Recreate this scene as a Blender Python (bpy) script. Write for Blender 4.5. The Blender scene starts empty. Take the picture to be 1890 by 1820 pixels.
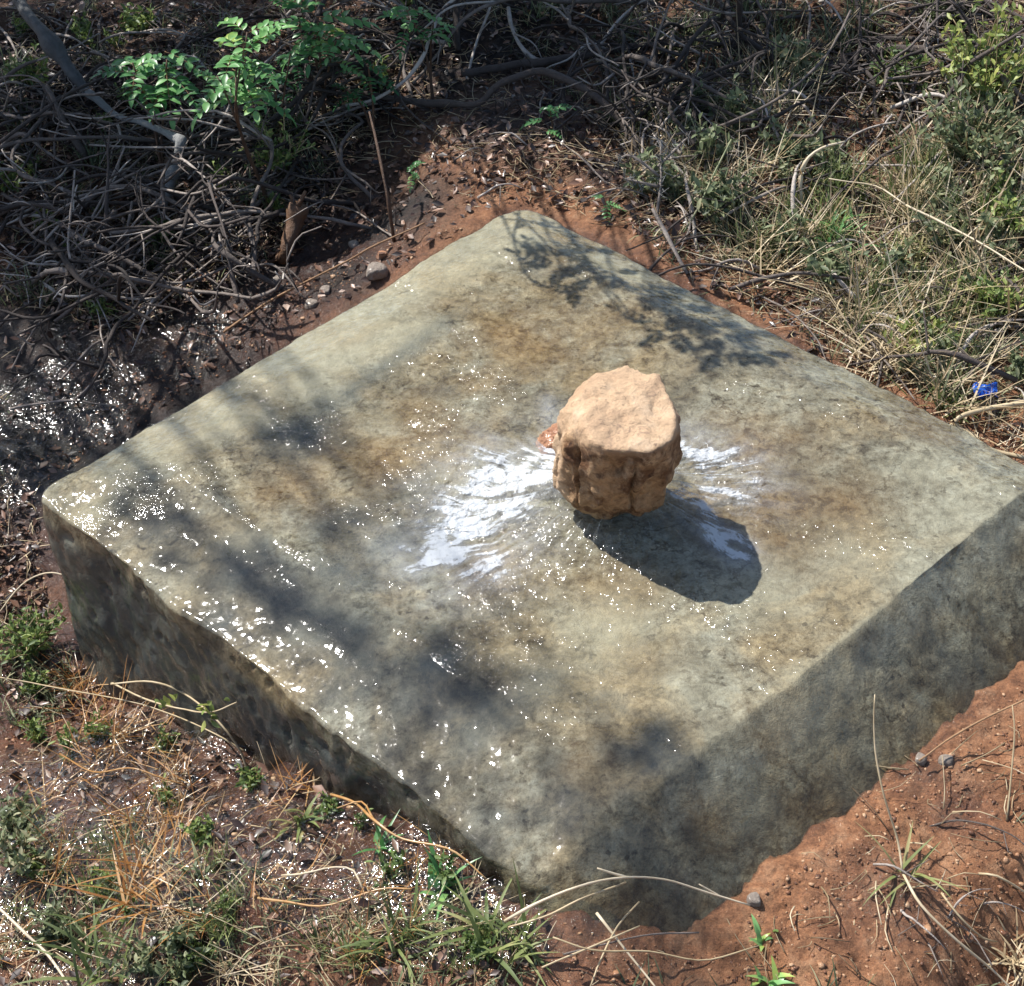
import bpy, math, random
import numpy as np
from mathutils import Vector, Matrix

random.seed(7); RS = np.random.RandomState(11)
SC = bpy.context.scene; COL = SC.collection

# ------------------------------------------------------------------ camera, sky, sun, exposure
H = 0.30                                   # height of the slab rim above the low ground
CAM = np.array([0.01993, -1.90010, 1.65545 + H])
PITCH, YAW, ROLL = 0.847203, 0.026063, -0.04062
FPX = 3300.0
def rotm():
    cx, sx = math.cos(PITCH), math.sin(PITCH); cz, sz = math.cos(YAW), math.sin(YAW); cr, sr = math.cos(ROLL), math.sin(ROLL)
    Rx = np.array([[1,0,0],[0,cx,-sx],[0,sx,cx]]); Rz = np.array([[cz,-sz,0],[sz,cz,0],[0,0,1]]); Rr = np.array([[cr,-sr,0],[sr,cr,0],[0,0,1]])
    return Rz @ Rx @ Rr
RM = rotm()
cd = bpy.data.cameras.new('camera'); cam = bpy.data.objects.new('camera', cd); COL.objects.link(cam)
m4 = Matrix([[*RM[0], CAM[0]], [*RM[1], CAM[1]], [*RM[2], CAM[2]], [0,0,0,1]])
cam.matrix_world = m4
cd.sensor_fit = 'HORIZONTAL'; cd.sensor_width = 36; cd.lens = 36 * FPX / 1890; cd.clip_start = 0.02; cd.clip_end = 500
SC.camera = cam

EL, AZ = math.radians(53.5), math.radians(-37)          # sun height; direction the light travels over the ground
TRAVEL = np.array([math.cos(AZ)*math.cos(EL), math.sin(AZ)*math.cos(EL), -math.sin(EL)])
w = bpy.data.worlds.new('World'); SC.world = w; w.use_nodes = True
nt = w.node_tree; sky = nt.nodes.new('ShaderNodeTexSky'); sky.sky_type = 'NISHITA'; sky.sun_disc = False
sky.sun_elevation = EL; sky.sun_rotation = math.atan2(-TRAVEL[0], -TRAVEL[1])
bg = nt.nodes['Background']; nt.links.new(sky.outputs[0], bg.inputs[0]); bg.inputs[1].default_value = 0.11
sl = bpy.data.lights.new('sun', 'SUN'); sl.energy = 5.0; sl.angle = math.radians(0.53); sl.color = (1.0, 0.96, 0.91)
so = bpy.data.objects.new('sun', sl); COL.objects.link(so); so.location = (-3, 3, 5)
so.rotation_euler = Vector(TRAVEL).to_track_quat('-Z', 'Y').to_euler()
SC.view_settings.view_transform = 'Standard'; SC.view_settings.look = 'None'; SC.view_settings.exposure = 0.66; SC.view_settings.gamma = 1
SC.render.engine = 'CYCLES'; SC.cycles.use_denoising = True; SC.cycles.max_bounces = 6; SC.cycles.transparent_max_bounces = 16
SC.cycles.sample_clamp_indirect = 4.0; SC.cycles.caustics_reflective = False; SC.cycles.caustics_refractive = False

# ------------------------------------------------------------------ noise
def _hash(ix, iy, iz, seed):
    h = (ix.astype(np.int64) * 374761393 + iy.astype(np.int64) * 668265263 + iz.astype(np.int64) * 2147483647 + seed * 1274126177) & 0xFFFFFFFF
    h = ((h ^ (h >> 13)) * 1274126177) & 0xFFFFFFFF
    h = ((h ^ (h >> 16)) * 2246822519) & 0xFFFFFFFF
    return ((h ^ (h >> 15)) & 0xFFFFFF) / float(0xFFFFFF)
def vnoise(x, y, z=0, seed=0):
    x = np.asarray(x, float); y = np.asarray(y, float); z = np.asarray(z, float) + 0*x
    ix, iy, iz = np.floor(x), np.floor(y), np.floor(z); fx, fy, fz = x-ix, y-iy, z-iz
    fx, fy, fz = [t*t*t*(t*(t*6-15)+10) for t in (fx, fy, fz)]
    r = 0
    for dx in (0, 1):
        for dy in (0, 1):
            for dz in (0, 1):
                wgt = (fx if dx else 1-fx)*(fy if dy else 1-fy)*(fz if dz else 1-fz)
                r = r + wgt*_hash(ix+dx, iy+dy, iz+dz, seed)
    return r*2-1
def fbm(x, y, z=0, oct=4, seed=0, gain=.5):
    a, s, r = 1., 0., 0.
    for o in range(oct):
        r = r + a*vnoise(np.asarray(x)*2**o+o*17.3, np.asarray(y)*2**o+o*9.1, np.asarray(z)*2**o+o*3.7, seed+o); s += a; a *= gain
    return r/s
def sstep(a, b, x):
    t = np.clip((x-a)/(b-a), 0, 1); return t*t*(3-2*t)

# ------------------------------------------------------------------ pixel of the 1890 x 1820 photograph -> place in the world
def ray(u, v):
    d = RM @ np.array([(u-945)/FPX, -(v-910)/FPX, -1.0]); return d
def unz(u, v, z):
    d = ray(u, v); return CAM + d*(z-CAM[2])/d[2]
def proj(P):
    q = (np.atleast_2d(P)-CAM) @ RM
    return np.stack([945+FPX*q[:,0]/-q[:,2], 910-FPX*q[:,1]/-q[:,2]], 1)

# ------------------------------------------------------------------ slab plan
cL, cF, cR, cN = [unz(u, v, H)[:2] for u, v in ((68,912), (963,377), (1923,872), (990,1650))]
nrm = np.array([1., -1.])/math.sqrt(2)
cR = cR + nrm*0.020; cN = cN + nrm*0.020
CORN = [cL, cF, cR, cN]                        # clockwise from above
CEN = sum(CORN)/4
def edge_d(P, i):                              # inward distance from edge i (L-F, F-R, R-N, N-L)
    A, B = CORN[i], CORN[(i+1) % 4]; e = (B-A)/np.linalg.norm(B-A); n = np.array([e[1], -e[0]])
    return (P[...,0]-A[0])*n[0] + (P[...,1]-A[1])*n[1]
def top_z(P):                                  # hipped top: plateau with sloping margins
    wob = 0.010*fbm(P[...,0]*5, P[...,1]*5, 0, 3, 5)
    dl, df, dr, dn = [edge_d(P, i)+wob for i in range(4)]
    hs = [0.040*np.clip(dl/.135, -.2, 1), 0.030+0*dl, 0.030*np.clip(df/.10, -.2, 1), 0.031*np.clip(dn/.150, -.2, 1), 0.030+0*dr]
    k = 0.0022; s = sum(np.exp(-h/k) for h in hs); z = -k*np.log(s)
    return H + z + 0.004*fbm(P[...,0]*4, P[...,1]*4, 0, 3, 21)

def face_hit(u, v, i, batter):                 # pixel ray with the sloping side face under edge i
    A, B = CORN[i], CORN[(i+1) % 4]; e = (B-A)/np.linalg.norm(B-A); n = np.array([-e[1], e[0]])
    d = ray(u, v)                              # (p-A).n = batter*(H-z)
    num = -((CAM[:2]-A) @ n) + batter*(H+.025-CAM[2]); den = d[:2] @ n + batter*d[2]
    return CAM + d*num/den
BAT = [0.06, 0.10, 1.22, 0.04]

# ------------------------------------------------------------------ terrain
ctrl = []
for u, v in ((104,1200),(180,1262),(320,1330),(452,1400),(563,1432),(680,1500),(779,1530),(880,1612),(945,1664),(1010,1685)):
    p_ = face_hit(u, v, 3, BAT[3]); ctrl.append(p_); ctrl.append(p_+np.array([-.035, -.035, .0])); ctrl.append(p_+np.array([.02, .02, .0]))
for u, v in ((1150,1735),(1240,1745),(1320,1752),(1380,1690),(1430,1615),(1560,1490),(1700,1390),(1800,1310),(1890,1240)):
    ctrl.append(face_hit(u, v, 2, BAT[2])-np.array([0, 0,  .010 if u < 1330 else .0]))
def inter(i, t, out, z):
    A, B = CORN[i], CORN[(i+1) % 4]; e = (B-A)/np.linalg.norm(B-A); n = np.array([-e[1], e[0]])
    p = A+(B-A)*t+n*out; return np.array([p[0], p[1], z])
for t, z in ((0,.02),(.15,.03),(.3,.06),(.5,.11),(.7,.17),(.85,.22),(1,.25)): ctrl.append(inter(0, t, .03, z))
for t, z in ((.1,.255),(.3,.255),(.5,.25),(.7,.25),(.9,.24),(1.0,.2)): ctrl.append(inter(1, t, .03, z))
for x, y, z in ((-1.1,1.6,.16),(-.5,1.6,.2),(0,1.6,.26),(.6,1.6,.34),(1.1,1.5,.36),(.9,.9,.32),(1.1,.3,.3),(.4,.9,.28),(0,1.0,.25),(-.4,.9,.14),(-.8,.9,.09),
                (-1.,.4,.02),(-.75,.35,.01),(-.55,.45,.03),(-.9,0,.0),(-.8,-.3,.0),(-.65,-.6,.03),(-.4,-.75,.09),(-.22,-.88,.12),(0,-.95,.12),(.3,-1.0,.08),(.6,-.8,.09),(1.,-.5,.11),(1.1,-.1,.12),(-.6,-1.1,.03),(.6,-1.3,.08),(0,-1.4,.06),
                (0,0,.05),(.1,.2,.1),(.2,0,.08),(0,-.3,.04)):
    ctrl.append(np.array([x, y, z]))
for a in range(12):
    for r in (3., 8.):
        x, y = r*math.cos(a*math.pi/6), r*math.sin(a*math.pi/6); ctrl.append(np.array([x, y, .15+.03*y]))
ctrl = np.array(ctrl)
def g_smooth(x, y):
    x = np.asarray(x, float); y = np.asarray(y, float); W = np.zeros(x.shape); S_ = np.zeros(x.shape)
    for cx, cy, cz in ctrl:
        d2 = (x-cx)**2+(y-cy)**2+0.0022; wg = d2**-1.9; W = W+wg; S_ = S_+wg*cz
    return S_/W
def near_slab(x, y):
    P = np.stack([np.asarray(x, float), np.asarray(y, float)], -1)
    return np.minimum.reduce([edge_d(P, i) for i in range(4)])      # >0 inside
def g_z(x, y):
    z = g_smooth(x, y)
    far = np.clip((np.hypot(x, y)-2.2)/6, 0, 1)
    n = .022*fbm(np.asarray(x)*5, np.asarray(y)*5, 0, 3, 3) + .012*fbm(np.asarray(x)*19, np.asarray(y)*19, 0, 3, 8) + .007*np.abs(fbm(np.asarray(x)*60, np.asarray(y)*60, 0, 2, 12))
    edge = sstep(0.0, -0.10, near_slab(x, y))
    n = n*(.75+.25*edge)
    return z + n*(1-far) + far*.25*fbm(np.asarray(x)*.3, np.asarray(y)*.3, 0, 3, 31)
def at(u, v, h=0.0):
    z = 0.15+h
    for _ in range(14):
        p = unz(u, v, z); z = .4*z+.6*(float(g_z(np.array([p[0]]), np.array([p[1]]))[0])+h)
    return p
def slab_at(u, v, h=0.0):
    z = H+.03+h
    for _ in range(8):
        p = unz(u, v, z); z = float(top_z(p[:2]))+h
    return p

# ------------------------------------------------------------------ mesh helpers
class MB:
    def __init__(s): s.v = []; s.f = []; s.a = []; s.n = 0
    def add(s, v, f, a=0.5):
        v = np.asarray(v, float); s.v.append(v); s.f += [tuple(int(i)+s.n for i in q) for q in f]
        s.a.append(np.full(len(v), a) if np.isscalar(a) else np.asarray(a)); s.n += len(v)
    def build(s, name, mat, parent=None, smooth=True, loc=None):
        me = bpy.data.meshes.new(name); V = np.concatenate(s.v)
        if loc is not None: V = V-np.asarray(loc)
        me.from_pydata(V.tolist(), [], s.f)
        at_ = me.attributes.new('tone', 'FLOAT', 'POINT'); at_.data.foreach_set('value', np.concatenate(s.a).astype(np.float32))
        if smooth: me.polygons.foreach_set('use_smooth', [True]*len(me.polygons))
        me.materials.append(mat); o = bpy.data.objects.new(name, me); COL.objects.link(o)
        if parent is not None: o.parent = parent
        if loc is not None and parent is None: o.location = loc
        return o
def tag(o, label=None, cat=None, group=None, kind=None):
    if label: o['label'] = label
    if cat: o['category'] = cat
    if group: o['group'] = group
    if kind: o['kind'] = kind
    return o
def empty(name, loc, label, cat, group=None):
    o = bpy.data.objects.new(name, None); COL.objects.link(o); o.location = loc; o.empty_display_size = .05
    return tag(o, label, cat, group)
def unit(v): v = np.asarray(v, float); return v/(np.linalg.norm(v)+1e-12)
def smooth_path(P, n):
    P = np.asarray(P, float)
    if len(P) < 3:
        t = np.linspace(0, 1, n)[:,None]; return P[0]*(1-t)+P[-1]*t
    Q = np.vstack([2*P[0]-P[1], P, 2*P[-1]-P[-2]]); out = []
    seg = len(P)-1
    for k in np.linspace(0, seg-1e-6, n):
        i = int(k); t = k-i; a, b, c, d = Q[i:i+4]
        out.append(.5*((2*b)+(-a+c)*t+(2*a-5*b+4*c-d)*t*t+(-a+3*b-3*c+d)*t**3))
    return np.array(out)
def tube(mb, P, r0, r1, sides=6, n=None, wob=0.0, tone=.5, rng=None, knots=0):
    rng = rng or RS
    L = np.sum(np.linalg.norm(np.diff(np.asarray(P), axis=0), axis=1))
    n = n or max(6, int(L/.012)); P = smooth_path(P, n)
    if wob:
        sd = rng.randint(1000); t = np.linspace(0, L, n)
        for k in range(3): P[:,k] += wob*fbm(t*14, t*0+k*7, sd, 3, 40)
    T = np.gradient(P, axis=0); T /= np.linalg.norm(T, axis=1)[:,None]+1e-9
    up = np.array([0.13, .2, .97]); A = np.cross(T, up); A /= np.linalg.norm(A, axis=1)[:,None]+1e-9; B = np.cross(T, A)
    R = (np.linspace(r0, r1, n) if np.isscalar(r0) else np.interp(np.linspace(0, 1, n), np.linspace(0, 1, len(r0)), r0))*(1+.15*fbm(np.linspace(0, L*40, n), np.zeros(n), rng.randint(99), 2, 3))
    for _ in range(knots):
        c = rng.uniform(0, n); R = R*(1+.22*np.exp(-((np.arange(n)-c)/2.2)**2))
    V = []
    for j in range(sides):
        a = 2*math.pi*j/sides
        V.append(P+(A*math.cos(a)+B*math.sin(a))*R[:,None])
    V = np.stack(V, 1).reshape(-1, 3)
    F = []
    for i in range(n-1):
        for j in range(sides):
            k = (j+1) % sides; F.append((i*sides+j, i*sides+k, (i+1)*sides+k, (i+1)*sides+j))
    F.append(tuple(range(sides-1, -1, -1))); F.append(tuple((n-1)*sides+j for j in range(sides)))
    mb.add(V, F, tone); return P
def blade(mb, base, az, lean, length, width, bend, tone, seg=6, kink=None):
    t = np.linspace(0, 1, seg+1); ang = lean+bend*t                    # angle from vertical
    if kink: ang = ang+(t > kink[0])*kink[1]
    dz = np.cos(ang); dr = np.sin(ang); st = length/seg
    r = np.concatenate([[0], np.cumsum(dr[:-1]*st)]); z = np.concatenate([[0], np.cumsum(dz[:-1]*st)])
    c, s = math.cos(az), math.sin(az); P = np.stack([base[0]+r*c, base[1]+r*s, base[2]+z], 1)
    wv = np.array([-s, c, 0])*1.0; wd = width*np.clip(1.02-t**2.2, .05, 1)*.5
    tw = np.array([c*.3, s*.3, .35])
    Lf = P+(wv+tw*0)[None]*wd[:,None]+tw[None]*wd[:,None]*.5; Rt = P-wv[None]*wd[:,None]+tw[None]*wd[:,None]*.5
    V = np.stack([Lf, P, Rt], 1).reshape(-1, 3); F = []
    for i in range(seg):
        for j in (0, 1): F.append((i*3+j, i*3+j+1, i*3+3+j+1, i*3+3+j))
    mb.add(V, F, tone)
def leaf(mb, p, d, up, L, W, tone, curl=.4, seg=4):
    d = unit(d); s = unit(np.cross(d, up)); n = np.cross(s, d)
    t = np.linspace(0, 1, seg+1); wd = W*.5*np.sin(math.pi*np.clip(t*.93+.05, 0, 1))**.8
    C = p+d[None]*(t*L)[:,None]-n[None]*(curl*L*t*t*.6)[:,None]
    Lf = C+s[None]*wd[:,None]+n[None]*wd[:,None]*.35; Rt = C-s[None]*wd[:,None]+n[None]*wd[:,None]*.35
    V = np.stack([Lf, C, Rt], 1).reshape(-1, 3); F = []
    for i in range(seg):
        for j in (0, 1): F.append((i*3+j, i*3+j+1, i*3+3+j+1, i*3+3+j))
    mb.add(V, F, tone)

# ------------------------------------------------------------------ materials
def mat(name):
    m = bpy.data.materials.new(name); m.use_nodes = True; n = m.node_tree; b = n.nodes['Principled BSDF']; return m, n, b
def N(n, t, **k):
    x = n.nodes.new('ShaderNode'+t)
    for a, v in k.items():
        if a.startswith('i_'): x.inputs[a[2:].replace('_', ' ')].default_value = v
        else: setattr(x, a, v)
    return x
def ramp(n, src, stops, interp='LINEAR'):
    r = N(n, 'ValToRGB'); e = r.color_ramp.elements; r.color_ramp.interpolation = interp
    e[0].position, e[0].color = stops[0][0], (*stops[0][1], 1); e[1].position, e[1].color = stops[-1][0], (*stops[-1][1], 1)
    for p, c in stops[1:-1]: q = e.new(p); q.color = (*c, 1)
    n.links.new(src, r.inputs[0]); return r
def noise(n, vec, scale, detail=5, rough=.55, dist=0.0):
    x = N(n, 'TexNoise'); x.inputs['Scale'].default_value = scale; x.inputs['Detail'].default_value = detail; x.inputs['Roughness'].default_value = rough; x.inputs['Distortion'].default_value = dist
    n.links.new(vec, x.inputs['Vector']); return x
def mix(n, a, b, fac, blend='MIX'):
    x = N(n, 'Mix', data_type='RGBA', blend_type=blend)
    for s, i in ((a, 6), (b, 7), (fac, 0)):
        if isinstance(s, (int, float)): x.inputs[i].default_value = s
        elif isinstance(s, tuple): x.inputs[i].default_value = (*s, 1)
        else: n.links.new(s, x.inputs[i])
    return x.outputs[2]
def math_(n, op, a, b=0.0, clamp=False):
    x = N(n, 'Math', operation=op); x.use_clamp = clamp
    for s, i in ((a, 0), (b, 1)):
        if isinstance(s, (int, float)): x.inputs[i].default_value = s
        else: n.links.new(s, x.inputs[i])
    return x.outputs[0]
def bump(n, h, dist, strength=1.0, prev=None):
    x = N(n, 'Bump'); x.inputs['Distance'].default_value = dist; x.inputs['Strength'].default_value = strength; n.links.new(h, x.inputs['Height'])
    if prev is not None: n.links.new(prev, x.inputs['Normal'])
    return x.outputs[0]
def attr(n, name): x = N(n, 'Attribute'); x.attribute_name = name; return x

# concrete
M_CON, n, b = mat('weathered_concrete')
g = N(n, 'NewGeometry').outputs['Position']
base = ramp(n, noise(n, g, 7, 7, .62, .4).outputs[0], [(.3,(.105,.088,.064)),(.44,(.185,.168,.132)),(.55,(.25,.24,.202)),(.7,(.31,.27,.20))]).outputs[0]
tan = ramp(n, noise(n, g, 4.3, 6, .6, .8).outputs[0], [(.46,(0,0,0)),(.62,(1,1,1))]).outputs[0]
c = mix(n, base, (.25,.185,.105), math_(n, 'MULTIPLY', tan, .75))
sp = ramp(n, noise(n, g, 42, 6, .75, .5).outputs[0], [(.34,(.30,.25,.19)),(.47,(.82,.78,.70)),(.64,(1.3,1.28,1.22))]).outputs[0]
c = mix(n, c, sp, .95, 'MULTIPLY')
fs = ramp(n, noise(n, g, 120, 5, .8).outputs[0], [(.34,(.42,.36,.28)),(.48,(.95,.94,.92)),(.66,(1.25,1.22,1.15))]).outputs[0]
c = mix(n, c, fs, .85, 'MULTIPLY')
vo = N(n, 'TexVoronoi'); vo.inputs['Scale'].default_value = 210; n.links.new(g, vo.inputs['Vector'])
agg = ramp(n, vo.outputs['Color'], [(.0,(.78,.72,.62)),(.5,(1,1,1)),(1,(1.2,1.18,1.14))]).outputs[0]; c = mix(n, c, agg, .55, 'MULTIPLY')
pits = ramp(n, noise(n, g, 75, 3, .5).outputs[0], [(.30,(.22,.18,.14)),(.36,(1,1,1))]).outputs[0]; c = mix(n, c, pits, .8, 'MULTIPLY')
wv_ = N(n, 'VectorMath', operation='ADD'); nv = noise(n, g, 9, 5, .7); n.links.new(g, wv_.inputs[0]); sc__ = N(n, 'VectorMath', operation='SCALE'); sc__.inputs['Scale'].default_value = .16; n.links.new(nv.outputs['Color'], sc__.inputs[0]); n.links.new(sc__.outputs[0], wv_.inputs[1])
vc = N(n, 'TexVoronoi', feature='DISTANCE_TO_EDGE'); vc.inputs['Scale'].default_value = 3.2; n.links.new(wv_.outputs[0], vc.inputs['Vector'])
crk = ramp(n, math_(n, 'ADD', vc.outputs['Distance'], math_(n, 'MULTIPLY', ramp(n, noise(n, g, 5, 3).outputs[0], [(.45,(0,0,0)),(.55,(1,1,1))]).outputs[0], .1)), [(.0,(.22,.17,.12)),(.013,(1,1,1))]).outputs[0]; c = mix(n, c, crk, .8, 'MULTIPLY')
sd_ = attr(n, 'side').outputs['Fac']; pt = ramp(n, noise(n, g, 9, 7, .7, .6).outputs[0], [(.36,(.6,.5,.38)),(.5,(1.35,1.33,1.25)),(.6,(1.7,1.68,1.58))]).outputs[0]; c = mix(n, c, pt, sd_, 'MULTIPLY')
st = attr(n, 'stain_shade'); c = mix(n, c, mix(n, (.030,.038,.043), (.075,.082,.080), noise(n, g, 30, 5, .7).outputs[0]), math_(n, 'MULTIPLY', st.outputs['Fac'], math_(n, 'ADD', noise(n, g, 26, 6, .7).outputs[0], .42), True))
br = attr(n, 'rust'); c = mix(n, c, (.19,.105,.038), math_(n, 'MULTIPLY', br.outputs['Fac'], math_(n, 'ADD', noise(n, g, 18, 6, .7).outputs[0], .15), True))
wn = ramp(n, noise(n, g, 62, 8, .78, .3).outputs[0], [(.44,(.38,.30,.2)),(.53,(1.12,1.1,1.04))]).outputs[0]; c = mix(n, c, wn, math_(n, 'MULTIPLY', br.outputs['Fac'], .95, True), 'MULTIPLY')
pl = attr(n, 'pale'); c = mix(n, c, (.41,.375,.275), math_(n, 'MULTIPLY', pl.outputs['Fac'], math_(n, 'ADD', noise(n, g, 16, 8, .75).outputs[0], .05), True))
n.links.new(c, b.inputs['Base Color'])
rg = ramp(n, noise(n, g, 12, 4, .6).outputs[0], [(.35,(.6,)*3),(.65,(.8,)*3)]); n.links.new(rg.outputs[0], b.inputs['Roughness'])
h1 = bump(n, noise(n, g, 34, 8, .72, .6).outputs[0], .0042, .8)
x = bump(n, noise(n, g, 16, 9, .75, .4).outputs[0], .022, 1.0, h1); n.links.new(sd_, x.node.inputs['Strength']); h1 = x
n.links.new(bump(n, noise(n, g, 190, 4, .8).outputs[0], .0016, .7, h1), b.inputs['Normal'])
b.inputs['Specular IOR Level'].default_value = .25

# water film
M_WAT, n, b = mat('clear_water')
n.nodes.remove(b); out = n.nodes['Material Output']; g = N(n, 'NewGeometry').outputs['Position']
gl = N(n, 'BsdfGlossy'); gl.inputs['Roughness'].default_value = .085; tr = N(n, 'BsdfTransparent'); tr.inputs[0].default_value = (.93,.955,.94,1)
ch = attr(n, 'chop').outputs['Fac']
cs = math_(n, 'ADD', .045, ch)
bb = bump(n, math_(n, 'MULTIPLY', noise(n, g, 62, 2, .5, .5).outputs[0], cs), .0100, 1.0)
nn = bump(n, math_(n, 'MULTIPLY', noise(n, g, 135, 2, .5, .3).outputs[0], cs), .0026, 1.0, bb)
n.links.new(nn, gl.inputs['Normal'])
lw = N(n, 'LayerWeight'); lw.inputs[0].default_value = .5; fr = N(n, 'Math', operation='MULTIPLY_ADD'); n.links.new(math_(n, 'POWER', lw.outputs['Facing'], 5.0), fr.inputs[0]); fr.inputs[1].default_value = .9; fr.inputs[2].default_value = .028
ms = N(n, 'MixShader'); n.links.new(fr.outputs[0], ms.inputs[0]); n.links.new(tr.outputs[0], ms.inputs[1]); n.links.new(gl.outputs[0], ms.inputs[2])
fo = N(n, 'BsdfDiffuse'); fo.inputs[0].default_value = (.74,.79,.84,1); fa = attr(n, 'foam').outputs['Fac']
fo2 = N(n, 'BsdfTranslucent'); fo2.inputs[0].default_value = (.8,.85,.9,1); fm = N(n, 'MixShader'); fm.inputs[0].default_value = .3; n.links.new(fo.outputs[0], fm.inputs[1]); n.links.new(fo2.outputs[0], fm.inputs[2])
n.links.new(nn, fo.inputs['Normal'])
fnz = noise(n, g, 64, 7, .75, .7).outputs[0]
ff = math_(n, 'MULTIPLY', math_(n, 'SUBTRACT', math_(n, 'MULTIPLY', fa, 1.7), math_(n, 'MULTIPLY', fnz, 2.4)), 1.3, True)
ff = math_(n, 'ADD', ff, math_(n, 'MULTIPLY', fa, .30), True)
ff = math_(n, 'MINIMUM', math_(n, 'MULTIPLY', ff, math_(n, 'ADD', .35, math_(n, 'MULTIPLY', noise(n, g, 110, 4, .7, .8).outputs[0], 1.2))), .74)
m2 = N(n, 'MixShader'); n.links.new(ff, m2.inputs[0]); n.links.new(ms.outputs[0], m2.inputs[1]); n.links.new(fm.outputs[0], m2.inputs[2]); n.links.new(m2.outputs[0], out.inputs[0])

# soil
M_SOIL, n, b = mat('red_soil')
g = N(n, 'NewGeometry').outputs['Position']; wet = attr(n, 'wet').outputs['Fac']; dk = attr(n, 'humus').outputs['Fac']
dry = ramp(n, noise(n, g, 22, 8, .7, .3).outputs[0], [(.3,(.16,.060,.023)),(.5,(.44,.20,.09)),(.7,(.58,.33,.18))]).outputs[0]
wc = ramp(n, noise(n, g, 16, 8, .72, .5).outputs[0], [(.3,(.010,.006,.005)),(.5,(.105,.032,.013)),(.7,(.24,.088,.038))]).outputs[0]
c = mix(n, dry, wc, wet)
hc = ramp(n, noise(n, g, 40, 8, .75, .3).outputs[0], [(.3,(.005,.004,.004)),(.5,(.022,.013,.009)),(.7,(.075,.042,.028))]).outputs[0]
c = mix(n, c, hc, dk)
c = mix(n, c, ramp(n, noise(n, g, 160, 4, .8).outputs[0], [(.3,(.45,.42,.4)),(.55,(1,1,1)),(.75,(1.5,1.45,1.35))]).outputs[0], .8, 'MULTIPLY')
n.links.new(c, b.inputs['Base Color'])
rr = N(n, 'MapRange'); n.links.new(wet, rr.inputs[0]); rr.inputs[3].default_value = .85; rr.inputs[4].default_value = .38; n.links.new(rr.outputs[0], b.inputs['Roughness'])
n.links.new(math_(n, 'MULTIPLY', math_(n, 'MULTIPLY', wet, .8), math_(n, 'SUBTRACT', 1.0, math_(n, 'MULTIPLY', dk, .75), True)), b.inputs['Coat Weight']); b.inputs['Coat Roughness'].default_value = .10
h1 = bump(n, noise(n, g, 45, 8, .75, .4).outputs[0], .018, .9)
n.links.new(bump(n, noise(n, g, 170, 5, .8).outputs[0], .005, .9, h1), b.inputs['Normal'])
n.links.new(bump(n, noise(n, g, 110, 3, .6, .4).outputs[0], .016, 1.0), b.inputs['Coat Normal'])

# stone
def rock_mat(name, stops, dark, wet=0.0):
    m, n, b = mat(name); g = N(n, 'TexCoord').outputs['Object']
    c = ramp(n, noise(n, g, 14, 8, .65, .15).outputs[0], stops).outputs[0]
    pit = ramp(n, noise(n, g, 38, 6, .7, .9).outputs[0], [(.33,(0,0,0)),(.43,(1,1,1))]).outputs[0]
    ch = attr(n, 'crust').outputs['Fac']; c = mix(n, dark, c, pit)
    c = mix(n, c, ramp(n, noise(n, g, 120, 4, .7).outputs[0], [(.3,(.7,.65,.6)),(.55,(1,1,1)),(.7,(1.15,1.12,1.1))]).outputs[0], .7, 'MULTIPLY')
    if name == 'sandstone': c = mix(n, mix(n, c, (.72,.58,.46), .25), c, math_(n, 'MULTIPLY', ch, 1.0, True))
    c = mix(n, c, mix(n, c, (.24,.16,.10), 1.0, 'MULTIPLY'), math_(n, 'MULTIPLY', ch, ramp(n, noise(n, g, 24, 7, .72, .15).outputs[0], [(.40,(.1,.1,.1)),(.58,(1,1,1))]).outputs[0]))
    n.links.new(c, b.inputs['Base Color']); b.inputs['Roughness'].default_value = .8
    b.inputs['Coat Weight'].default_value = wet; b.inputs['Coat Roughness'].default_value = .15
    h1 = bump(n, noise(n, g, 34, 8, .75, .2).outputs[0], .013, .9)
    n.links.new(bump(n, noise(n, g, 150, 5, .75).outputs[0], .0035, .8, h1), b.inputs['Normal'])
    return m
M_ROCK = rock_mat('sandstone', [(.3,(.44,.25,.115)),(.5,(.62,.40,.21)),(.7,(.74,.56,.37))], (.20,.10,.045))
M_RED = rock_mat('reddish_stone', [(.3,(.38,.17,.09)),(.6,(.55,.29,.16)),(.75,(.6,.38,.25))], (.22,.09,.05), .3)
M_PEB = rock_mat('pale_pebble', [(.3,(.25,.2,.16)),(.6,(.36,.31,.26)),(.75,(.42,.38,.33))], (.15,.1,.08), .2)

def plant_mat(name, stops, rough=.55, trans=.35, coat=0.0, rnd=.25):
    m, n, b = mat(name); t = attr(n, 'tone').outputs['Fac']; oi = N(n, 'ObjectInfo').outputs['Random']
    g = N(n, 'NewGeometry').outputs['Position']
    v = math_(n, 'ADD', t, math_(n, 'MULTIPLY', math_(n, 'SUBTRACT', oi, .5), rnd))
    v = math_(n, 'ADD', v, math_(n, 'MULTIPLY', math_(n, 'SUBTRACT', noise(n, g, 60, 3).outputs[0], .5), .6), True)
    c = ramp(n, v, stops).outputs[0]; n.links.new(c, b.inputs['Base Color']); b.inputs['Roughness'].default_value = rough
    b.inputs['Coat Weight'].default_value = coat; b.inputs['Coat Roughness'].default_value = .2
    if not trans: n.links.new(bump(n, noise(n, g, 150, 5, .75).outputs[0], .004, .9), b.inputs['Normal'])
    if trans:
        out = n.nodes['Material Output']; tl = N(n, 'BsdfTranslucent'); n.links.new(c, tl.inputs[0]); ms = N(n, 'MixShader'); ms.inputs[0].default_value = trans
        n.links.new(b.outputs[0], ms.inputs[1]); n.links.new(tl.outputs[0], ms.inputs[2]); n.links.new(ms.outputs[0], out.inputs[0])
    return m
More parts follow.
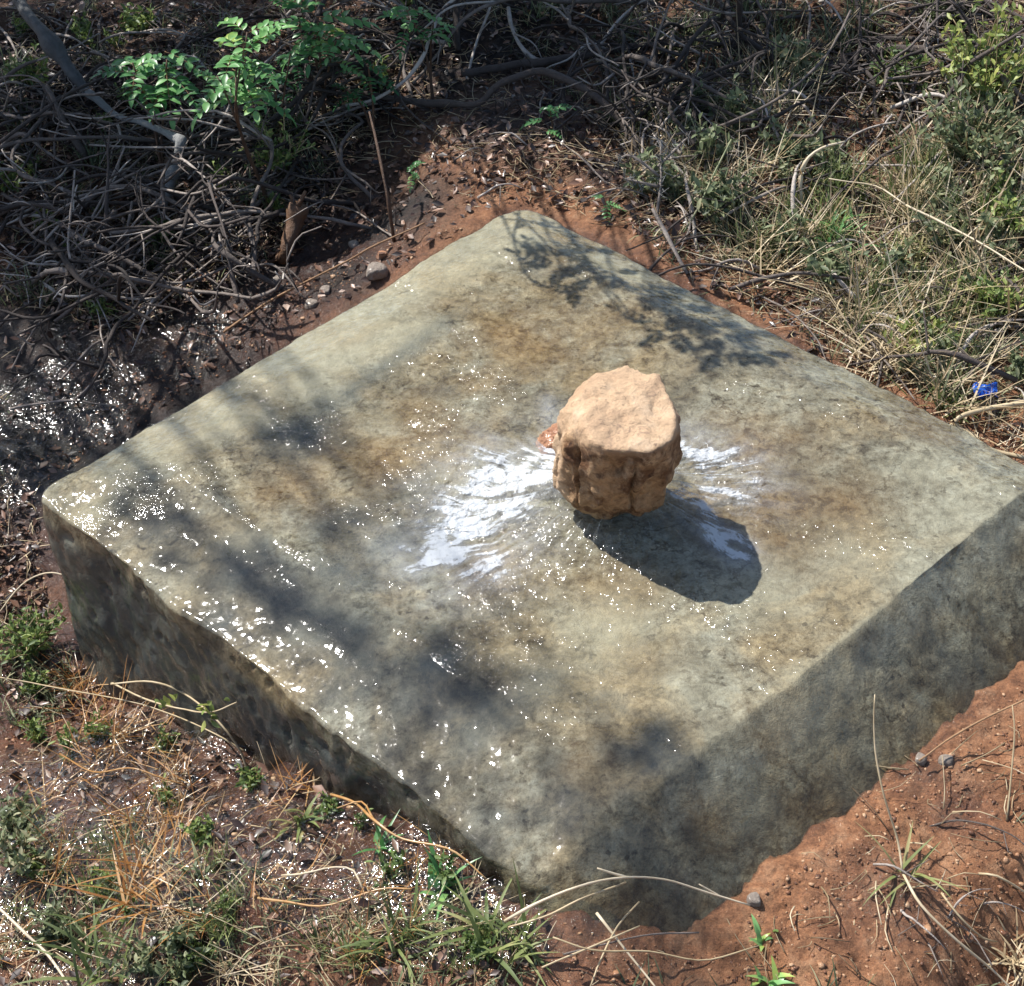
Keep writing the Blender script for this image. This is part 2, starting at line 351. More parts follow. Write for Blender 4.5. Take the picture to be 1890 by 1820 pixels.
M_GRN = plant_mat('green_grass', [(0,(.05,.07,.025)),(.45,(.125,.17,.055)),(.75,(.23,.27,.09)),(1,(.42,.36,.17))])
M_DGR = plant_mat('grey_green_grass', [(0,(.045,.062,.028)),(.45,(.13,.165,.08)),(.75,(.25,.29,.15)),(1,(.45,.42,.25))])
M_DRY = plant_mat('dry_straw', [(0,(.15,.10,.055)),(.4,(.36,.27,.15)),(.75,(.55,.44,.27)),(1,(.68,.58,.42))], .5, .2)
M_ORG = plant_mat('wet_orange_straw', [(0,(.12,.045,.015)),(.4,(.32,.14,.035)),(.75,(.46,.24,.08)),(1,(.55,.38,.2))], .35, .2, .5)
M_LEAF = plant_mat('bright_leaf', [(0,(.03,.12,.035)),(.4,(.10,.27,.085)),(.75,(.24,.48,.17)),(1,(.5,.6,.12))], .4, .4, .15)
M_WEED = plant_mat('weed_leaf', [(0,(.04,.075,.02)),(.45,(.11,.17,.05)),(.8,(.26,.33,.09)),(1,(.4,.42,.12))], .5, .35)
M_TWG = plant_mat('grey_twig', [(0,(.03,.024,.02)),(.5,(.12,.095,.08)),(.8,(.28,.235,.20)),(1,(.48,.43,.38))], .7, 0)
M_BLU = plant_mat('blue_grey_bark', [(0,(.03,.032,.033)),(.5,(.105,.11,.11)),(1,(.30,.30,.285))], .75, 0)
M_BRK = plant_mat('dark_bark', [(0,(.012,.010,.009)),(.5,(.038,.028,.023)),(1,(.09,.07,.06))], .8, 0)
M_BRN = plant_mat('brown_stem', [(0,(.07,.035,.018)),(.5,(.20,.10,.045)),(1,(.34,.2,.1))], .6, 0)
M_LIT = plant_mat('fallen_leaves', [(0,(.02,.012,.01)),(.4,(.075,.04,.028)),(.7,(.19,.10,.062)),(.9,(.31,.19,.13)),(1,(.42,.32,.26))], .5, .1, .25)
M_CLOD = plant_mat('soil_crumb', [(0,(.07,.025,.01)),(.4,(.19,.075,.03)),(.75,(.33,.16,.075)),(1,(.48,.3,.17))], .6, 0, .35)

# ------------------------------------------------------------------ pixel-region helper for wetness, stained and shade-painted patches
def blob(X, Y, items, zf):
    r = np.zeros(X.shape)
    for it in items:
        u, v, rad = it[:3]; amp = it[3] if len(it) > 3 else 1.; p = zf(u, v)
        dx, dy = X-p[0], Y-p[1]
        if len(it) > 4:                     # elongated along the way to another pixel
            q = zf(*it[4]); e = unit(q[:2]-p[:2]); L = np.linalg.norm(q[:2]-p[:2]); t = np.clip(dx*e[0]+dy*e[1], 0, L); dx = dx-t*e[0]; dy = dy-t*e[1]
        r = np.maximum(r, amp*np.exp(-(dx*dx+dy*dy)/(rad*rad)))
    return r

# ------------------------------------------------------------------ ground
def axis(lo, hi, st, far):
    a = list(np.arange(lo, hi, st)); s = st
    while a[-1] < far: s *= 1.25; a.append(a[-1]+s)
    s = st
    while a[0] > -far: s *= 1.25; a.insert(0, a[0]-s)
    return np.array(a)
gx, gy = axis(-1.35, 1.3, .0055, 60), axis(-1.1, 2.0, .0060, 60)
X, Y = np.meshgrid(gx, gy); Z = g_z(X, Y)
inside = near_slab(X, Y); Z = np.where(inside > .06, np.minimum(Z, H-.12), Z)
def add_attr(me, name, arr):
    a = me.attributes.new(name, 'FLOAT', 'POINT'); a.data.foreach_set('value', np.clip(np.asarray(arr).ravel(), 0, 1).astype(np.float32))
def grid_obj(name, X, Y, Z, m, keep=None, **attrs):
    ny, nx = X.shape; me = bpy.data.meshes.new(name)
    I = np.arange(nx*ny).reshape(ny, nx); F = np.stack([I[:-1,:-1], I[:-1,1:], I[1:,1:], I[1:,:-1]], -1).reshape(-1, 4)
    V = np.stack([X, Y, Z], -1).reshape(-1, 3); A = {k: np.asarray(v).ravel() for k, v in attrs.items()}
    if keep is not None:
        k = keep.ravel()[F].any(1); F = F[k]; used = np.unique(F); mp = -np.ones(len(V), int); mp[used] = np.arange(len(used)); F = mp[F]; V = V[used]; A = {q: a[used] for q, a in A.items()}
    me.vertices.add(len(V)); me.vertices.foreach_set('co', V.ravel()); me.loops.add(len(F)*4); me.loops.foreach_set('vertex_index', F.ravel())
    me.polygons.add(len(F)); me.polygons.foreach_set('loop_start', np.arange(len(F))*4); me.polygons.foreach_set('use_smooth', [True]*len(F)); me.update(calc_edges=True)
    for q, a in A.items(): add_attr(me, q, a)
    me.materials.append(m); o = bpy.data.objects.new(name, me); COL.objects.link(o); return o
wetm = blob(X, Y, [(200,1420,.28),(60,1150,.2),(380,1700,.3),(700,1600,.22),(330,1500,.2,1,(900,1720)),(120,720,.3),(400,600,.22),(300,640,.25,1,(560,520)),(960,1800,.15,.9),(60,900,.2),(1000,360,.16,.75),(1200,450,.1,.6),(1700,1420,.05,.6,(1450,1620)),(1600,1780,.07,.5),(1740,1620,.04,.6),(1680,1560,.04,.5)], lambda u, v: unz(u, v, .08))
wetm = np.maximum(wetm, .75*sstep(-.10, -.01, near_slab(X, Y)))
wetm = np.clip(wetm*1.15+.18*fbm(X*9, Y*9, 0, 4, 44), 0, 1)
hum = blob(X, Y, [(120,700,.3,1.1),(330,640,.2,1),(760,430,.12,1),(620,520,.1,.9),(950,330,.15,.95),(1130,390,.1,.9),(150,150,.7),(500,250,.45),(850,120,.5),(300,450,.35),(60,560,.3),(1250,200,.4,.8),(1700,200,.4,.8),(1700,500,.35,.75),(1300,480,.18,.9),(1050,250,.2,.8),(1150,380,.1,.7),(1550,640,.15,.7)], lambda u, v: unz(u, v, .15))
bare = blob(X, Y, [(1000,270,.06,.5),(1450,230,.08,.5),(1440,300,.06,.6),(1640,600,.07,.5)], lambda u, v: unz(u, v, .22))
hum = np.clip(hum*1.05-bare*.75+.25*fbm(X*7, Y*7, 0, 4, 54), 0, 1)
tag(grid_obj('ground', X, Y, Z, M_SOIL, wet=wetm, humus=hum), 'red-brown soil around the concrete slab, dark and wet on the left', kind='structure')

# shallow water lying in the hollows left of the slab
bx, by = np.meshgrid(np.arange(-1.3, .35, .006), np.arange(-1.05, .9, .006))
reg = blob(bx, by, [(150,720,.18),(300,690,.12),(60,840,.1),(230,1440,.15),(420,1370,.10),(120,1560,.14),(700,1650,.12),(400,1560,.16,.9),(850,1760,.14),(560,1700,.14),(300,1720,.14),(130,1480,.14),(960,1790,.12),(1330,1745,.035,.8,(1560,1500)),(1190,1760,.05,.7)], lambda u, v: unz(u, v, .04))
sm = g_smooth(bx, by); wz = sm-.001+.026*np.clip(reg-.25, 0, 1)*1.0+.0022*fbm(bx*28, by*28, 0, 3, 91)
keep = (reg > .26) & (near_slab(bx, by) < .02)
tag(grid_obj('water', bx, by, wz, M_WAT, keep, chop=.5+.5*fbm(bx*9, by*9, 0, 3, 7), foam=0*bx), 'shallow clear water lying in hollows of the wet red soil', kind='structure')

# ------------------------------------------------------------------ slab
def perimeter(n, rad):
    pts = []
    for i in range(4):
        P0, P1, P2 = CORN[i-1], CORN[i], CORN[(i+1) % 4]; a, b_ = unit(P0-P1), unit(P2-P1); r = rad[i]
        A, B = P1+a*r, P1+b_*r
        for t in np.linspace(0, 1, 14): pts.append((1-t)**2*A+2*t*(1-t)*P1+t*t*B)
    pts = np.array(pts+[pts[0]]); s = np.r_[0, np.cumsum(np.linalg.norm(np.diff(pts, axis=0), axis=1))]
    q = np.linspace(0, s[-1], n, endpoint=False); P = np.stack([np.interp(q, s, pts[:,0]), np.interp(q, s, pts[:,1])], 1)
    P = P+.0035*np.stack([fbm(P[:,0]*14, P[:,1]*14, 0, 4, 301), fbm(P[:,0]*14, P[:,1]*14, 5, 4, 302)], 1); T = np.roll(P, -6, 0)-np.roll(P, 6, 0); T /= np.linalg.norm(T, axis=1)[:,None]; Nn = np.stack([-T[:,1], T[:,0]], 1)
    for _ in range(6): Nn = (np.roll(Nn, 1, 0)+Nn*2+np.roll(Nn, -1, 0))/4
    return P, Nn/np.linalg.norm(Nn, axis=1)[:,None]
RADS = [.030, .085, .05, .06]
stains_shade = [(560,800,.05),(440,1040,.045,.9),(300,960,.05,.7),(640,960,.05,.7),(620,1060,.05,.7),(760,900,.05,.55),(700,1020,.05,.5),(1330,640,.04,.3),(860,1000,.04,.4),(420,1130,.05,.6),(1020,1480,.05,.6),(1110,1300,.03,.3),(740,1420,.04,.5),(900,1620,.04,.5),(1250,1640,.05,.6),(800,1230,.05,.95),(960,1290,.04,.8),(520,1110,.06,.8,(880,1330)),(1210,1400,.045,.95),(1150,1450,.03,.5),(900,1500,.05,.35),(1240,1560,.05,.7),(1100,1560,.03,.4),
          (300,1010,.03,.6),(200,980,.035,.5),(620,1250,.04,.5),(1400,1560,.03,.6),(1430,1640,.03,.8),(1650,1200,.04,.6),(700,1350,.04,.4),(820,720,.03,.4),(560,780,.02,.6,(850,570)),(1780,1150,.05,.5),(1560,1280,.03,.4)]  # slab stains, with soft foliage shade painted in at the tree's shadow spots
rusts = [(640,610,.05,.9),(800,780,.07,.6),(700,840,.08,.6),(980,620,.09,.7),(900,700,.06,.5),(1080,600,.08,.5),(1450,960,.10,.7),(1550,930,.07,.7),(1400,820,.08,.6),(1140,1080,.06,.7),(560,900,.06,.6),(900,1040,.05,.5),(1380,880,.07,.5),
         (1500,1420,.05,.8),(1440,1330,.05,.5),(1200,1220,.05,.4),(460,720,.05,.6),(330,800,.05,.5),(1700,640+130,.05,.5),(1020,470,.05,.4),(1100,1400,.04,.4),(780,560,.04,.6),(1330,1480,.04,.5),(1700,1300,.05,.4)]
pales = [(560,700,.045,.9,(760,590)),(200,860,.035,.8,(480,760)),(150,910,.04,.7),(960,440,.06,.9),(1060,450,.03,.7,(1180,500)),(700,780,.03,.4),(1130,1150,.09,.7),(1250,1260,.07,.5),(1000,1250,.06,.5),(1420,1100,.07,.6),(1600,1040,.08,.6),(1780,960,.08,.7),(1700,860,.05,.7),
         (1500,1300,.06,.5),(1380,1420,.04,.5),(450,1000,.05,.4),(620,1160,.06,.4),(1480,1250,.03,.6),(1560,1230,.03,.6),(930,1330,.05,.3),(340,1060,.04,.5),(820,870,.04,.3),(1330,1350,.04,.4)]
def slab_rings(n, nr, offs=0.0, depth=.34, side_rows=34, full=True):
    P, Nn = perimeter(n, RADS); rings = []; nors = []
    ne = []
    for i in range(4):
        A, B = CORN[i], CORN[(i+1) % 4]; e = (B-A)/np.linalg.norm(B-A); ne.append(np.array([-e[1], e[0]]))
    wts = np.stack([np.clip(Nn @ q, 0, 1)**3 for q in ne], 1)+1e-6; bat = (wts*np.array(BAT)).sum(1)/wts.sum(1)
    # the rim is sharp, but worn broad and round at the near corner
    dN = np.linalg.norm(P-CORN[3], axis=1); onr = np.clip(Nn @ ne[2], 0, 1)
    LIP = (.005+.040*np.exp(-(dN/.26)**2)*(.15+.85*onr))[:,None]
    for _ in range(60*n//1000): LIP = (np.roll(LIP, 1, 0)+LIP*2+np.roll(LIP, -1, 0))/4; Nn = (np.roll(Nn, 1, 0)+Nn*2+np.roll(Nn, -1, 0))/4
    Nn = Nn/np.linalg.norm(Nn, axis=1)[:,None]
    rr_ = np.linspace(0.004, 1, nr)**.85
    for r in rr_:
        Q = CEN+(P-Nn*LIP-CEN)*r; z = top_z(Q); rings.append(np.column_stack([Q, z])); nors.append(np.tile([0, 0, 1.], (n, 1)))
    Q0 = P-Nn*LIP; z0 = top_z(Q0); phi = np.arctan2(1, bat); lp = LIP[:,0]
    for f_ in np.linspace(0, 1, 13)[1:]:
        a = phi*f_; Q = Q0+Nn*LIP*np.sin(a)[:,None]; rings.append(np.column_stack([Q, z0-lp*(1-np.cos(a))])); nors.append(np.column_stack([Nn*np.sin(a)[:,None], np.cos(a)]))
    Q1 = Q0+Nn*LIP*np.sin(phi)[:,None]; z1 = z0-lp*(1-np.cos(phi))
    for k in range(1, side_rows+1):
        dz = depth*(k/side_rows); Q = Q1+Nn*(bat*dz)[:,None]; rings.append(np.column_stack([Q, z1-dz])); nors.append(np.column_stack([Nn*np.sin(phi)[:,None], np.cos(phi)+.05]))
    R = np.array(rings); D = np.array(nors); D /= np.linalg.norm(D, axis=2)[...,None]
    side = np.clip(1.35*(1-D[...,2:3]), 0, 1); nz = fbm(R[...,0]*9, R[...,1]*9, R[...,2]*9, 4, 61)[...,None]; nf = fbm(R[...,0]*55, R[...,1]*55, R[...,2]*55, 3, 66)[...,None]
    pitn = -.006*sstep(.30, .62, fbm(R[...,0]*38, R[...,1]*38, R[...,2]*38, 2, 68))[...,None]
    R = R+D*(nz*(.0035+.008*side)+nf*(.0012+.0014*side)+pitn*side+offs)
    return R
def ring_obj(name, R, m, attrs, keep_rows=None):
    nr, n_, _ = R.shape; I = np.arange(nr*n_).reshape(nr, n_); J = np.roll(I, -1, 1)
    F = np.stack([I[:-1], J[:-1], J[1:], I[1:]], -1).reshape(-1, 4)
    me = bpy.data.meshes.new(name); me.vertices.add(nr*n_); me.vertices.foreach_set('co', R.reshape(-1)); cap = True
    me.loops.add(len(F)*4+n_); me.loops.foreach_set('vertex_index', np.r_[F.ravel(), I[0][::-1]])
    me.polygons.add(len(F)+1); me.polygons.foreach_set('loop_start', np.arange(len(F)+1)*4); me.polygons.foreach_set('use_smooth', [True]*(len(F)+1)); me.update(calc_edges=True); me.validate()
    for k, a in attrs.items(): add_attr(me, k, a)
    me.materials.append(m); o = bpy.data.objects.new(name, me); COL.objects.link(o); return o
R = slab_rings(1000, 160, side_rows=60)
XX, YY, ZZ = R[...,0], R[...,1], R[...,2]
sa = lambda u, v: unz(u, v, H+.03)
low = sstep(.06, .0, ZZ-g_smooth(XX, YY)*1.0)*sstep(H+.0, H-.04, ZZ)
stn_shade = blob(XX, YY, stains_shade, sa); rst = np.maximum(blob(XX, YY, rusts, sa), .75*low*(.6+.8*fbm(XX*7, YY*7, ZZ*7, 3, 73))); pal = blob(XX, YY, pales, sa); PP = np.stack([XX, YY], -1); topm = sstep(H-.02, H, ZZ)
pal = np.maximum(pal, .75*sstep(.15, .10, edge_d(PP, 0))*topm*sstep(-.1, .3, edge_d(PP, 3))); pal = np.maximum(pal, .45*sstep(.008, .002, np.abs(edge_d(PP, 2)-.003))*sstep(.3, .5, np.hypot(XX-CORN[3][0], YY-CORN[3][1])))
jit = fbm(XX*22, YY*22, ZZ*22, 4, 71)*.35
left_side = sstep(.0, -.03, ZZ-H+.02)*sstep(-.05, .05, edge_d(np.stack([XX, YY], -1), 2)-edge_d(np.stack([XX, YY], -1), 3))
stn_shade = np.maximum(stn_shade, left_side)
slab = ring_obj('concrete_slab', R, M_CON, dict(side=sstep(H+.004, H-.02, ZZ)*sstep(-.06, .0, .06-edge_d(PP, 2)), stain_shade=np.clip(stn_shade+jit*(stn_shade > .1), 0, 1), rust=np.clip(rst+jit*(rst > .1), 0, 1), pale=np.clip(pal+jit*(pal > .1), 0, 1)))
tag(slab, 'wet square concrete slab with sloping margins, stained olive and grey, set in red soil', 'concrete slab')

# water running over the slab
n_, nr_ = 1500, 330
R = slab_rings(n_, nr_, .0012, .30, 40)
XX, YY, ZZ = R[...,0], R[...,1], R[...,2]
stc = slab_at(1147, 925)                                # foot of the stone
chop = .36+.40*np.clip(fbm(XX*4.5, YY*4.5, 0, 3, 79), 0, 1)+1.35*blob(XX, YY, [(900,950,.14,1.0),(700,720,.05,.6),(740,760,.04,.5),(540,800,.05,.35),(930,720,.08,.55),(640,960,.10,.5),(700,1100,.10,.5),(340,900,.04,.8,(460,1000)),(460,1000,.025,.7,(1040,1430)),(700,1180,.08,.45),
                                (960,480,.035,1.3),(1100,480,.03,1.0),(930,700,.05,1.0),(900,740,.04,.9),(720,700,.035,1.1,(770,750)),(1390,730,.035,.8),(1460,840,.05,.7),(1120,590,.03,.7),(1330,1120,.03,.8),(1650,950,.06,.5),(840,600,.03,.6),(1310,870,.08,.6),(1420,900,.12,.42),(1330,1110,.05,.45),(1180,950,.10,.4),(1400,740,.05,.55),(820,1060,.10,.5),(940,690,.05,.6),(1560,900,.1,.3),(880,1310,.03,.5),(480,800,.04,.6,(600,750)),(1180,1020,.08,.35),(620,1150,.05,.4),(920,1180,.08,.3)], sa)
dn = edge_d(np.stack([XX, YY], -1), 3); dr_ = edge_d(np.stack([XX, YY], -1), 2)
chop = chop*(.16+1.25*sstep(-.25, .45, fbm(XX*11+YY*3, YY*11, 0, 4, 77)))*(1-.95*sstep(.160, .146, dn)*sstep(.03, .2, edge_d(np.stack([XX, YY], -1), 0))); chop = np.where(ZZ < H-.03, .08, chop)
foam = blob(XX, YY, [(1005,860,.060,1.15,(820,1020)),(940,890,.095,1.0,(860,1000)),(1180,955,.04,.5),(1000,880,.03,1),(1285,850,.065,1.1,(1350,890)),(1215,905,.030,.85,(1360,1020)),(1000,850,.04,.9),(800,1030,.05,.35),(1020,740,.02,.5,(1010,800))], sa)  # white water by the stone; its specular sheen is painted in as diffuse white
ang = np.arctan2(YY-stc[1], XX-stc[0]); rad = np.hypot(XX-stc[0], YY-stc[1])
streak = fbm(ang*13, rad*9, 0, 4, 88, .6); streak2 = np.abs(fbm(ang*8+2*rad, rad*16, 0, 3, 93))
sfine = fbm(ang*26+fbm(XX*14, YY*14, 0, 2, 98)*3, rad*16, 0, 4, 97, .6)
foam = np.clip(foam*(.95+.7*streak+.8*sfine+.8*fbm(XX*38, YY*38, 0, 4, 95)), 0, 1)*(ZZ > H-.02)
mound = .040*np.exp(-((rad-.05)/.085)**2)*(.85+.25*streak)
amp = .0014*np.clip(chop, 0, 1)
wv = amp*(fbm(XX*80, YY*80, 0, 3, 101)*1.3+.8*streak2*np.exp(-rad/.2)*sstep(.05,.12,rad))
tops = sstep(H-.03, H, ZZ)
R[...,2] = ZZ+wv+mound*tops
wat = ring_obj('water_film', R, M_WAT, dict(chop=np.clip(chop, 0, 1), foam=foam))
tag(wat, 'thin sheet of clear rippling water running over the slab from under the stone', kind='structure'); wat.name = 'water'

# ------------------------------------------------------------------ stones
def ico(sub):
    import bmesh
    bm = bmesh.new(); bmesh.ops.create_icosphere(bm, subdivisions=sub, radius=1); V = np.array([v.co[:] for v in bm.verts]); F = [tuple(v.index for v in f.verts) for f in bm.faces]; bm.free(); return V, F
def rock(name, planes, c, mat_, sub=6, rough=.006, sharp=70, seed=3, scale=1.0, crust=None, parent=None):
    V, F = ico(sub); r = np.zeros(len(V))
    for nx, ny, nz, d in planes:
        nv = unit((nx, ny, nz)); r = r+np.exp(sharp*(V @ nv)/d*.1)   # soft maximum of n.v/d
    r = 1/(np.log(r)/(sharp*.1))
    Q = V*r[:,None]
    n1 = fbm(Q[:,0]*28, Q[:,1]*28, Q[:,2]*28, 5, seed, .55); n2 = 1-np.abs(fbm(Q[:,0]*17, Q[:,1]*17, Q[:,2]*17, 3, seed+9))*2
    n3 = fbm(V[:,0]*3.2, V[:,1]*3.2, V[:,2]*1.6, 3, seed+30)*(1-np.clip(V[:,2], 0, 1)**.7)
    az_ = np.arctan2(V[:,1], V[:,0]); gr = np.clip(1-np.abs(fbm(az_*1.9, V[:,2]*.7, 3, 3, seed+50))*5, 0, 1)**2*sstep(.72, .5, V[:,2])*sstep(-.95, -.5, V[:,2]); gr = gr*(Q[:,0]**2 < 1)*(1 if crust is not None else 0)
    Q = Q+V*(rough*(n1*1.5+n2*.8+n3*1.9)-.012*gr)[:,None]
    me = bpy.data.meshes.new(name); me.from_pydata((Q*scale).tolist(), [], F); me.polygons.foreach_set('use_smooth', [True]*len(F))
    cr = np.zeros(len(V)) if crust is None else crust(V, Q); add_attr(me, 'crust', cr)
    me.materials.append(mat_); o = bpy.data.objects.new(name, me); COL.objects.link(o); o.location = c; return o
ztop = H+.034+.190
ct = unz(1148, 742, ztop); sc_ = np.array([ct[0]-.002, ct[1]+.004, ztop-.086])
planes = [(.02,-.03,1,.088),(-.64,-.74,-.10,.078),(-.12,-1,-.20,.080),(.50,-.84,-.24,.082),(.93,-.35,-.16,.078),(.93,.38,.02,.077),(.45,.9,.06,.084),(-.3,1,.1,.082),(-.85,.5,.12,.086),(-1,-.12,.10,.086),
          (-.88,-.35,.50,.098),(-.5,-.6,-.62,.087),(.25,-.72,-.66,.086),(.75,-.1,-.66,.088),(0,.6,-.8,.12),(-.8,.2,-.6,.12),(0,0,-1,.112),(-.7,.3,.72,.103),(.8,-.1,.62,.112)]
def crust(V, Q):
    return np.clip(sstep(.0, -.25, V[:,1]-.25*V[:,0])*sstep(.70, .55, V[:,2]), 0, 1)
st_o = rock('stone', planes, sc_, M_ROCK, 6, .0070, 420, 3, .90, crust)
tag(st_o, 'big tan sandstone chunk with a flat pale top, sitting on the wet slab', 'stone')
rc = slab_at(1012, 832)
rd = rock('stone', [(-.2,-.1,1,.62),(1,0,0,1.2),(-.8,-.3,.5,.8),(0,1,.2,1),(-.2,-1,.3,.75),(0,0,-1,.6),(.6,.6,.5,1),(-.6,.6,.4,.9),(-1,-.4,.1,1.0)], rc+np.array([.016,.010,.002]), M_RED, 5, .07, 220, 12, .030)
tag(rd, 'small wet reddish stone wedged against the left foot of the big stone', 'stone')
pebs = [(697,500,.017,'largest pale rounded pebble on dark soil near the slab back edge'),(600,536,.010,'small pale pebble on dark soil, left of the largest pebble'),(574,563,.011,'rough brown pebble on dark soil close to the slab back edge'),
        (512,517,.008,'small buff pebble on dark soil, farthest left of the pebbles'),(655,452,.009,'small pale pebble on dark soil behind the largest pebble'),(706,470,.008,'reddish pebble just behind the largest pebble'),(1390,1660,.008,'small wet pebble on the soil at the slab front right foot'),(1745,1405,.008,'pale pebble on the granular soil right of the slab face'),(1700,1402,.007,'grey pebble on the granular soil right of the slab face')]
for i, (u, v, r_, lab) in enumerate(pebs):
    p = at(u, v, r_*.3)
    o = rock('pebble', [(0,0,1,.75),(1,0,0,1.15),(-1,.2,0,1),(0,1,.1,.9),(.2,-1,0,.95),(0,0,-1,.6),(.6,.6,.5,.95)], p, M_RED if 'reddish' in lab else M_PEB, 4, .05, 50, 20+i, r_); o.rotation_euler = (0, 0, i*1.3)
    tag(o, lab, 'pebble')

# ------------------------------------------------------------------ hero branches and twigs, each traced over the ground at its own height
def hero(name, cat, label, pts, r0, r1, m, hs=None, wob=.004, sides=7, tone=.5, forks=(), group=None, knots=2):
    if cat == 'straw': r0, r1 = r0*.62, r1*.62
    if hs is None: hs = [.01]*len(pts)
    W = [at(u, v, h) for (u, v), h in zip(pts, hs)]; mb = MB(); rng = np.random.RandomState(abs(int(pts[0][0]*7+pts[0][1])) % 9999)
    Pp = tube(mb, W, r0, r1, sides, None, wob, tone, rng, knots)
    for fk in forks:
        q = [at(u, v, h) for u, v, h in fk[:-1]]; tube(mb, q, fk[-1], fk[-1]*.5, 5, None, wob*.6, tone, rng)
    o = mb.build(name, m, loc=W[0]); tag(o, label, cat, group); return o
B = 'branch'; T = 'twig'
hero('branch', B, 'thick blue-grey bark branch running down from the top left corner', [(20,-20),(70,50),(118,115),(158,172)], .0125, .0115, M_BLU, [.16,.13,.1,.06], .006, 9, .45, knots=4)
hero('branch', B, 'pale bent dead branch with a drooping broken end, left of the leafy seedling', [(158,172),(215,208),(262,228),(318,250),(334,268),(322,310),(308,350),(296,392)], [.010,.0065,.0045,.006,.0095,.009,.011,.012,.006], .0125, M_BLU, [.06,.06,.07,.09,.09,.06,.03,.01], .006, 9, .8, knots=5)
hero('branch', B, 'dark arching branch behind the far corner of the slab', [(640,165),(700,180),(800,190),(870,192),(925,155),(1000,137),(1085,168),(1150,228),(1165,262)], .006, .007, M_BRK, [.03,.03,.02,.02,.04,.06,.05,.02,.0], .006, 7, .7, knots=4)
hero('fallen_branch', B, 'long dark fallen branch lying left of the upright sapling', [(850,140),(930,124),(1050,110),(1180,82),(1290,74),(1352,76)], .008, .007, M_BRK, [.015]*6, .006, 8, .7, knots=4)
hero('fallen_branch', B, 'long dark fallen branch lying right of the upright sapling', [(1372,76),(1450,76),(1530,84),(1640,72),(1760,74)], .006, .004, M_BRK, [.015]*5, .006, 8, .6, knots=3)
hero('fallen_branch', B, 'mossy dark fallen log lying under the right end of the branches', [(1400,162),(1470,138),(1560,108),(1640,92),(1720,96)], .008, .009, M_BRK, [.012]*5, .006, 8, .9, knots=4)
hero('sapling', 'sapling', 'slim dark upright sapling stem rising at the top of the picture', [(1363,106),(1366,60),(1364,0),(1372,-90),(1362,-220)], .0075, .005, M_BRK, [.0,.055,.13,.25,.42], .004, 8, .6, forks=[[(1365,60,.055),(1385,40,.08),(1398,20,.1),.003]], knots=2)
hero('twig', T, 'long arched grey stem sweeping from the spiny dry plant up to the right', [(1238,252),(1340,228),(1440,180),(1510,120),(1545,70),(1570,20)], .0028, .0022, M_TWG, [.05,.07,.1,.12,.13,.13], .002, 6, .55)
hero('twig', T, 'pale curved twig hanging beside the right green leaves', [(638,195),(690,184),(745,150),(780,105),(796,60),(815,20),(850,-10)], .0035, .003, M_TWG, [.05,.06,.08,.1,.12,.13,.14], .002, 6, .95)
hero('twig', T, 'dark stem continuing the pale curved twig down over the litter', [(470,262),(530,245),(600,212),(638,195)], .002, .003, M_TWG, [.01,.02,.04,.05], .002, 6, .35)
hero('twig', T, 'short white forked twig standing near the top edge', [(912,-10),(895,40),(878,80),(862,146)], .003, .002, M_TWG, [.08,.06,.04,.01], .002, 6, 1.0, forks=[[(884,62,.05),(905,40,.07),.0018]])
hero('twig', T, 'white curved twig ending in a flat hook near the top edge', [(938,14),(944,50),(960,85),(985,108),(1002,110)], .0045, .003, M_TWG, [.04,.04,.03,.02,.02], .001, 6, 1.0, forks=[[(950,62,.04),(985,80,.03),(1000,108,.02),.002]])
hero('twig', T, 'thin pale horizontal twig crossing the bent dead branch', [(165,268),(240,272),(310,273),(355,272),(385,252),(415,215),(432,165),(437,140)], .0022, .0018, M_TWG, [.06,.08,.11,.1,.09,.1,.13,.16], .0015, 6, .85, forks=[[(376,258,.09),(378,290,.06),(366,332,.02),.0024],[(405,232,.09),(402,262,.06),(392,292,.03),.0018],[(378,300,.05),(408,325,.03),(440,338,.01),.0018]])
hero('twig', T, 'upper of two long pale diagonal twigs left of the slab back edge', [(238,592),(300,540),(360,490),(430,440),(475,402)], .0024, .0018, M_TWG, [.02]*5, .002, 6, .6)
hero('twig', T, 'second long diagonal twig lying just below its twin left of the slab', [(262,590),(330,530),(395,478),(455,425),(520,385)], .002, .0016, M_TWG, [.03]*5, .002, 6, .75)
hero('twig', T, 'very long thin stem parallel to the slab back edge', [(412,613),(502,553),(628,487),(700,450),(784,412)], .002, .0014, M_BRN, [.015,.02,.03,.03,.02], .0012, 6, .7)
hero('stump', 'stump', 'short brown splintered root stump on dark soil behind the slab', [(522,484),(532,450),(545,415),(552,378)], .011, .013, M_BRN, [.0,.03,.05,.075], .007, 9, .1, knots=3, forks=[[(545,400,.06),(556,372,.09),(562,352,.105),.006],[(548,395,.06),(540,370,.085),(534,360,.09),.005],[(530,460,.02),(505,480,.005),(490,492,0),.006]])
hero('twig', T, 'thin dark upright stem standing behind the slab back edge', [(727,446),(716,370),(700,290),(682,205)], .0032, .002, M_BRN, [.0,.08,.15,.22], .003, 6, .1)
hero('twig', T, 'short pale twig forking off the foot of the thin upright stem', [(727,440),(700,420),(660,392),(610,378)], .0018, .0014, M_TWG, [.005,.01,.02,.02], .002, 6, .7)
hero('twig', T, 'pale jointed twig lying at the far left of the wet hollow', [(85,528),(120,545),(190,545),(245,552),(295,550)], .0026, .0018, M_TWG, [.02,.03,.04,.03,.02], .002, 6, .9, forks=[[(100,535,.03),(60,512,.03),(0,505,.03),.002],[(175,545,.03),(195,585,.02),(205,610,.01),.0018]])
hero('twig', T, 'dark twig crossing the blue-grey branch low on the left', [(0,262),(60,218),(120,175),(205,138)], .004, .002, M_BRK, [.1,.1,.1,.1], .003, 6, .7)
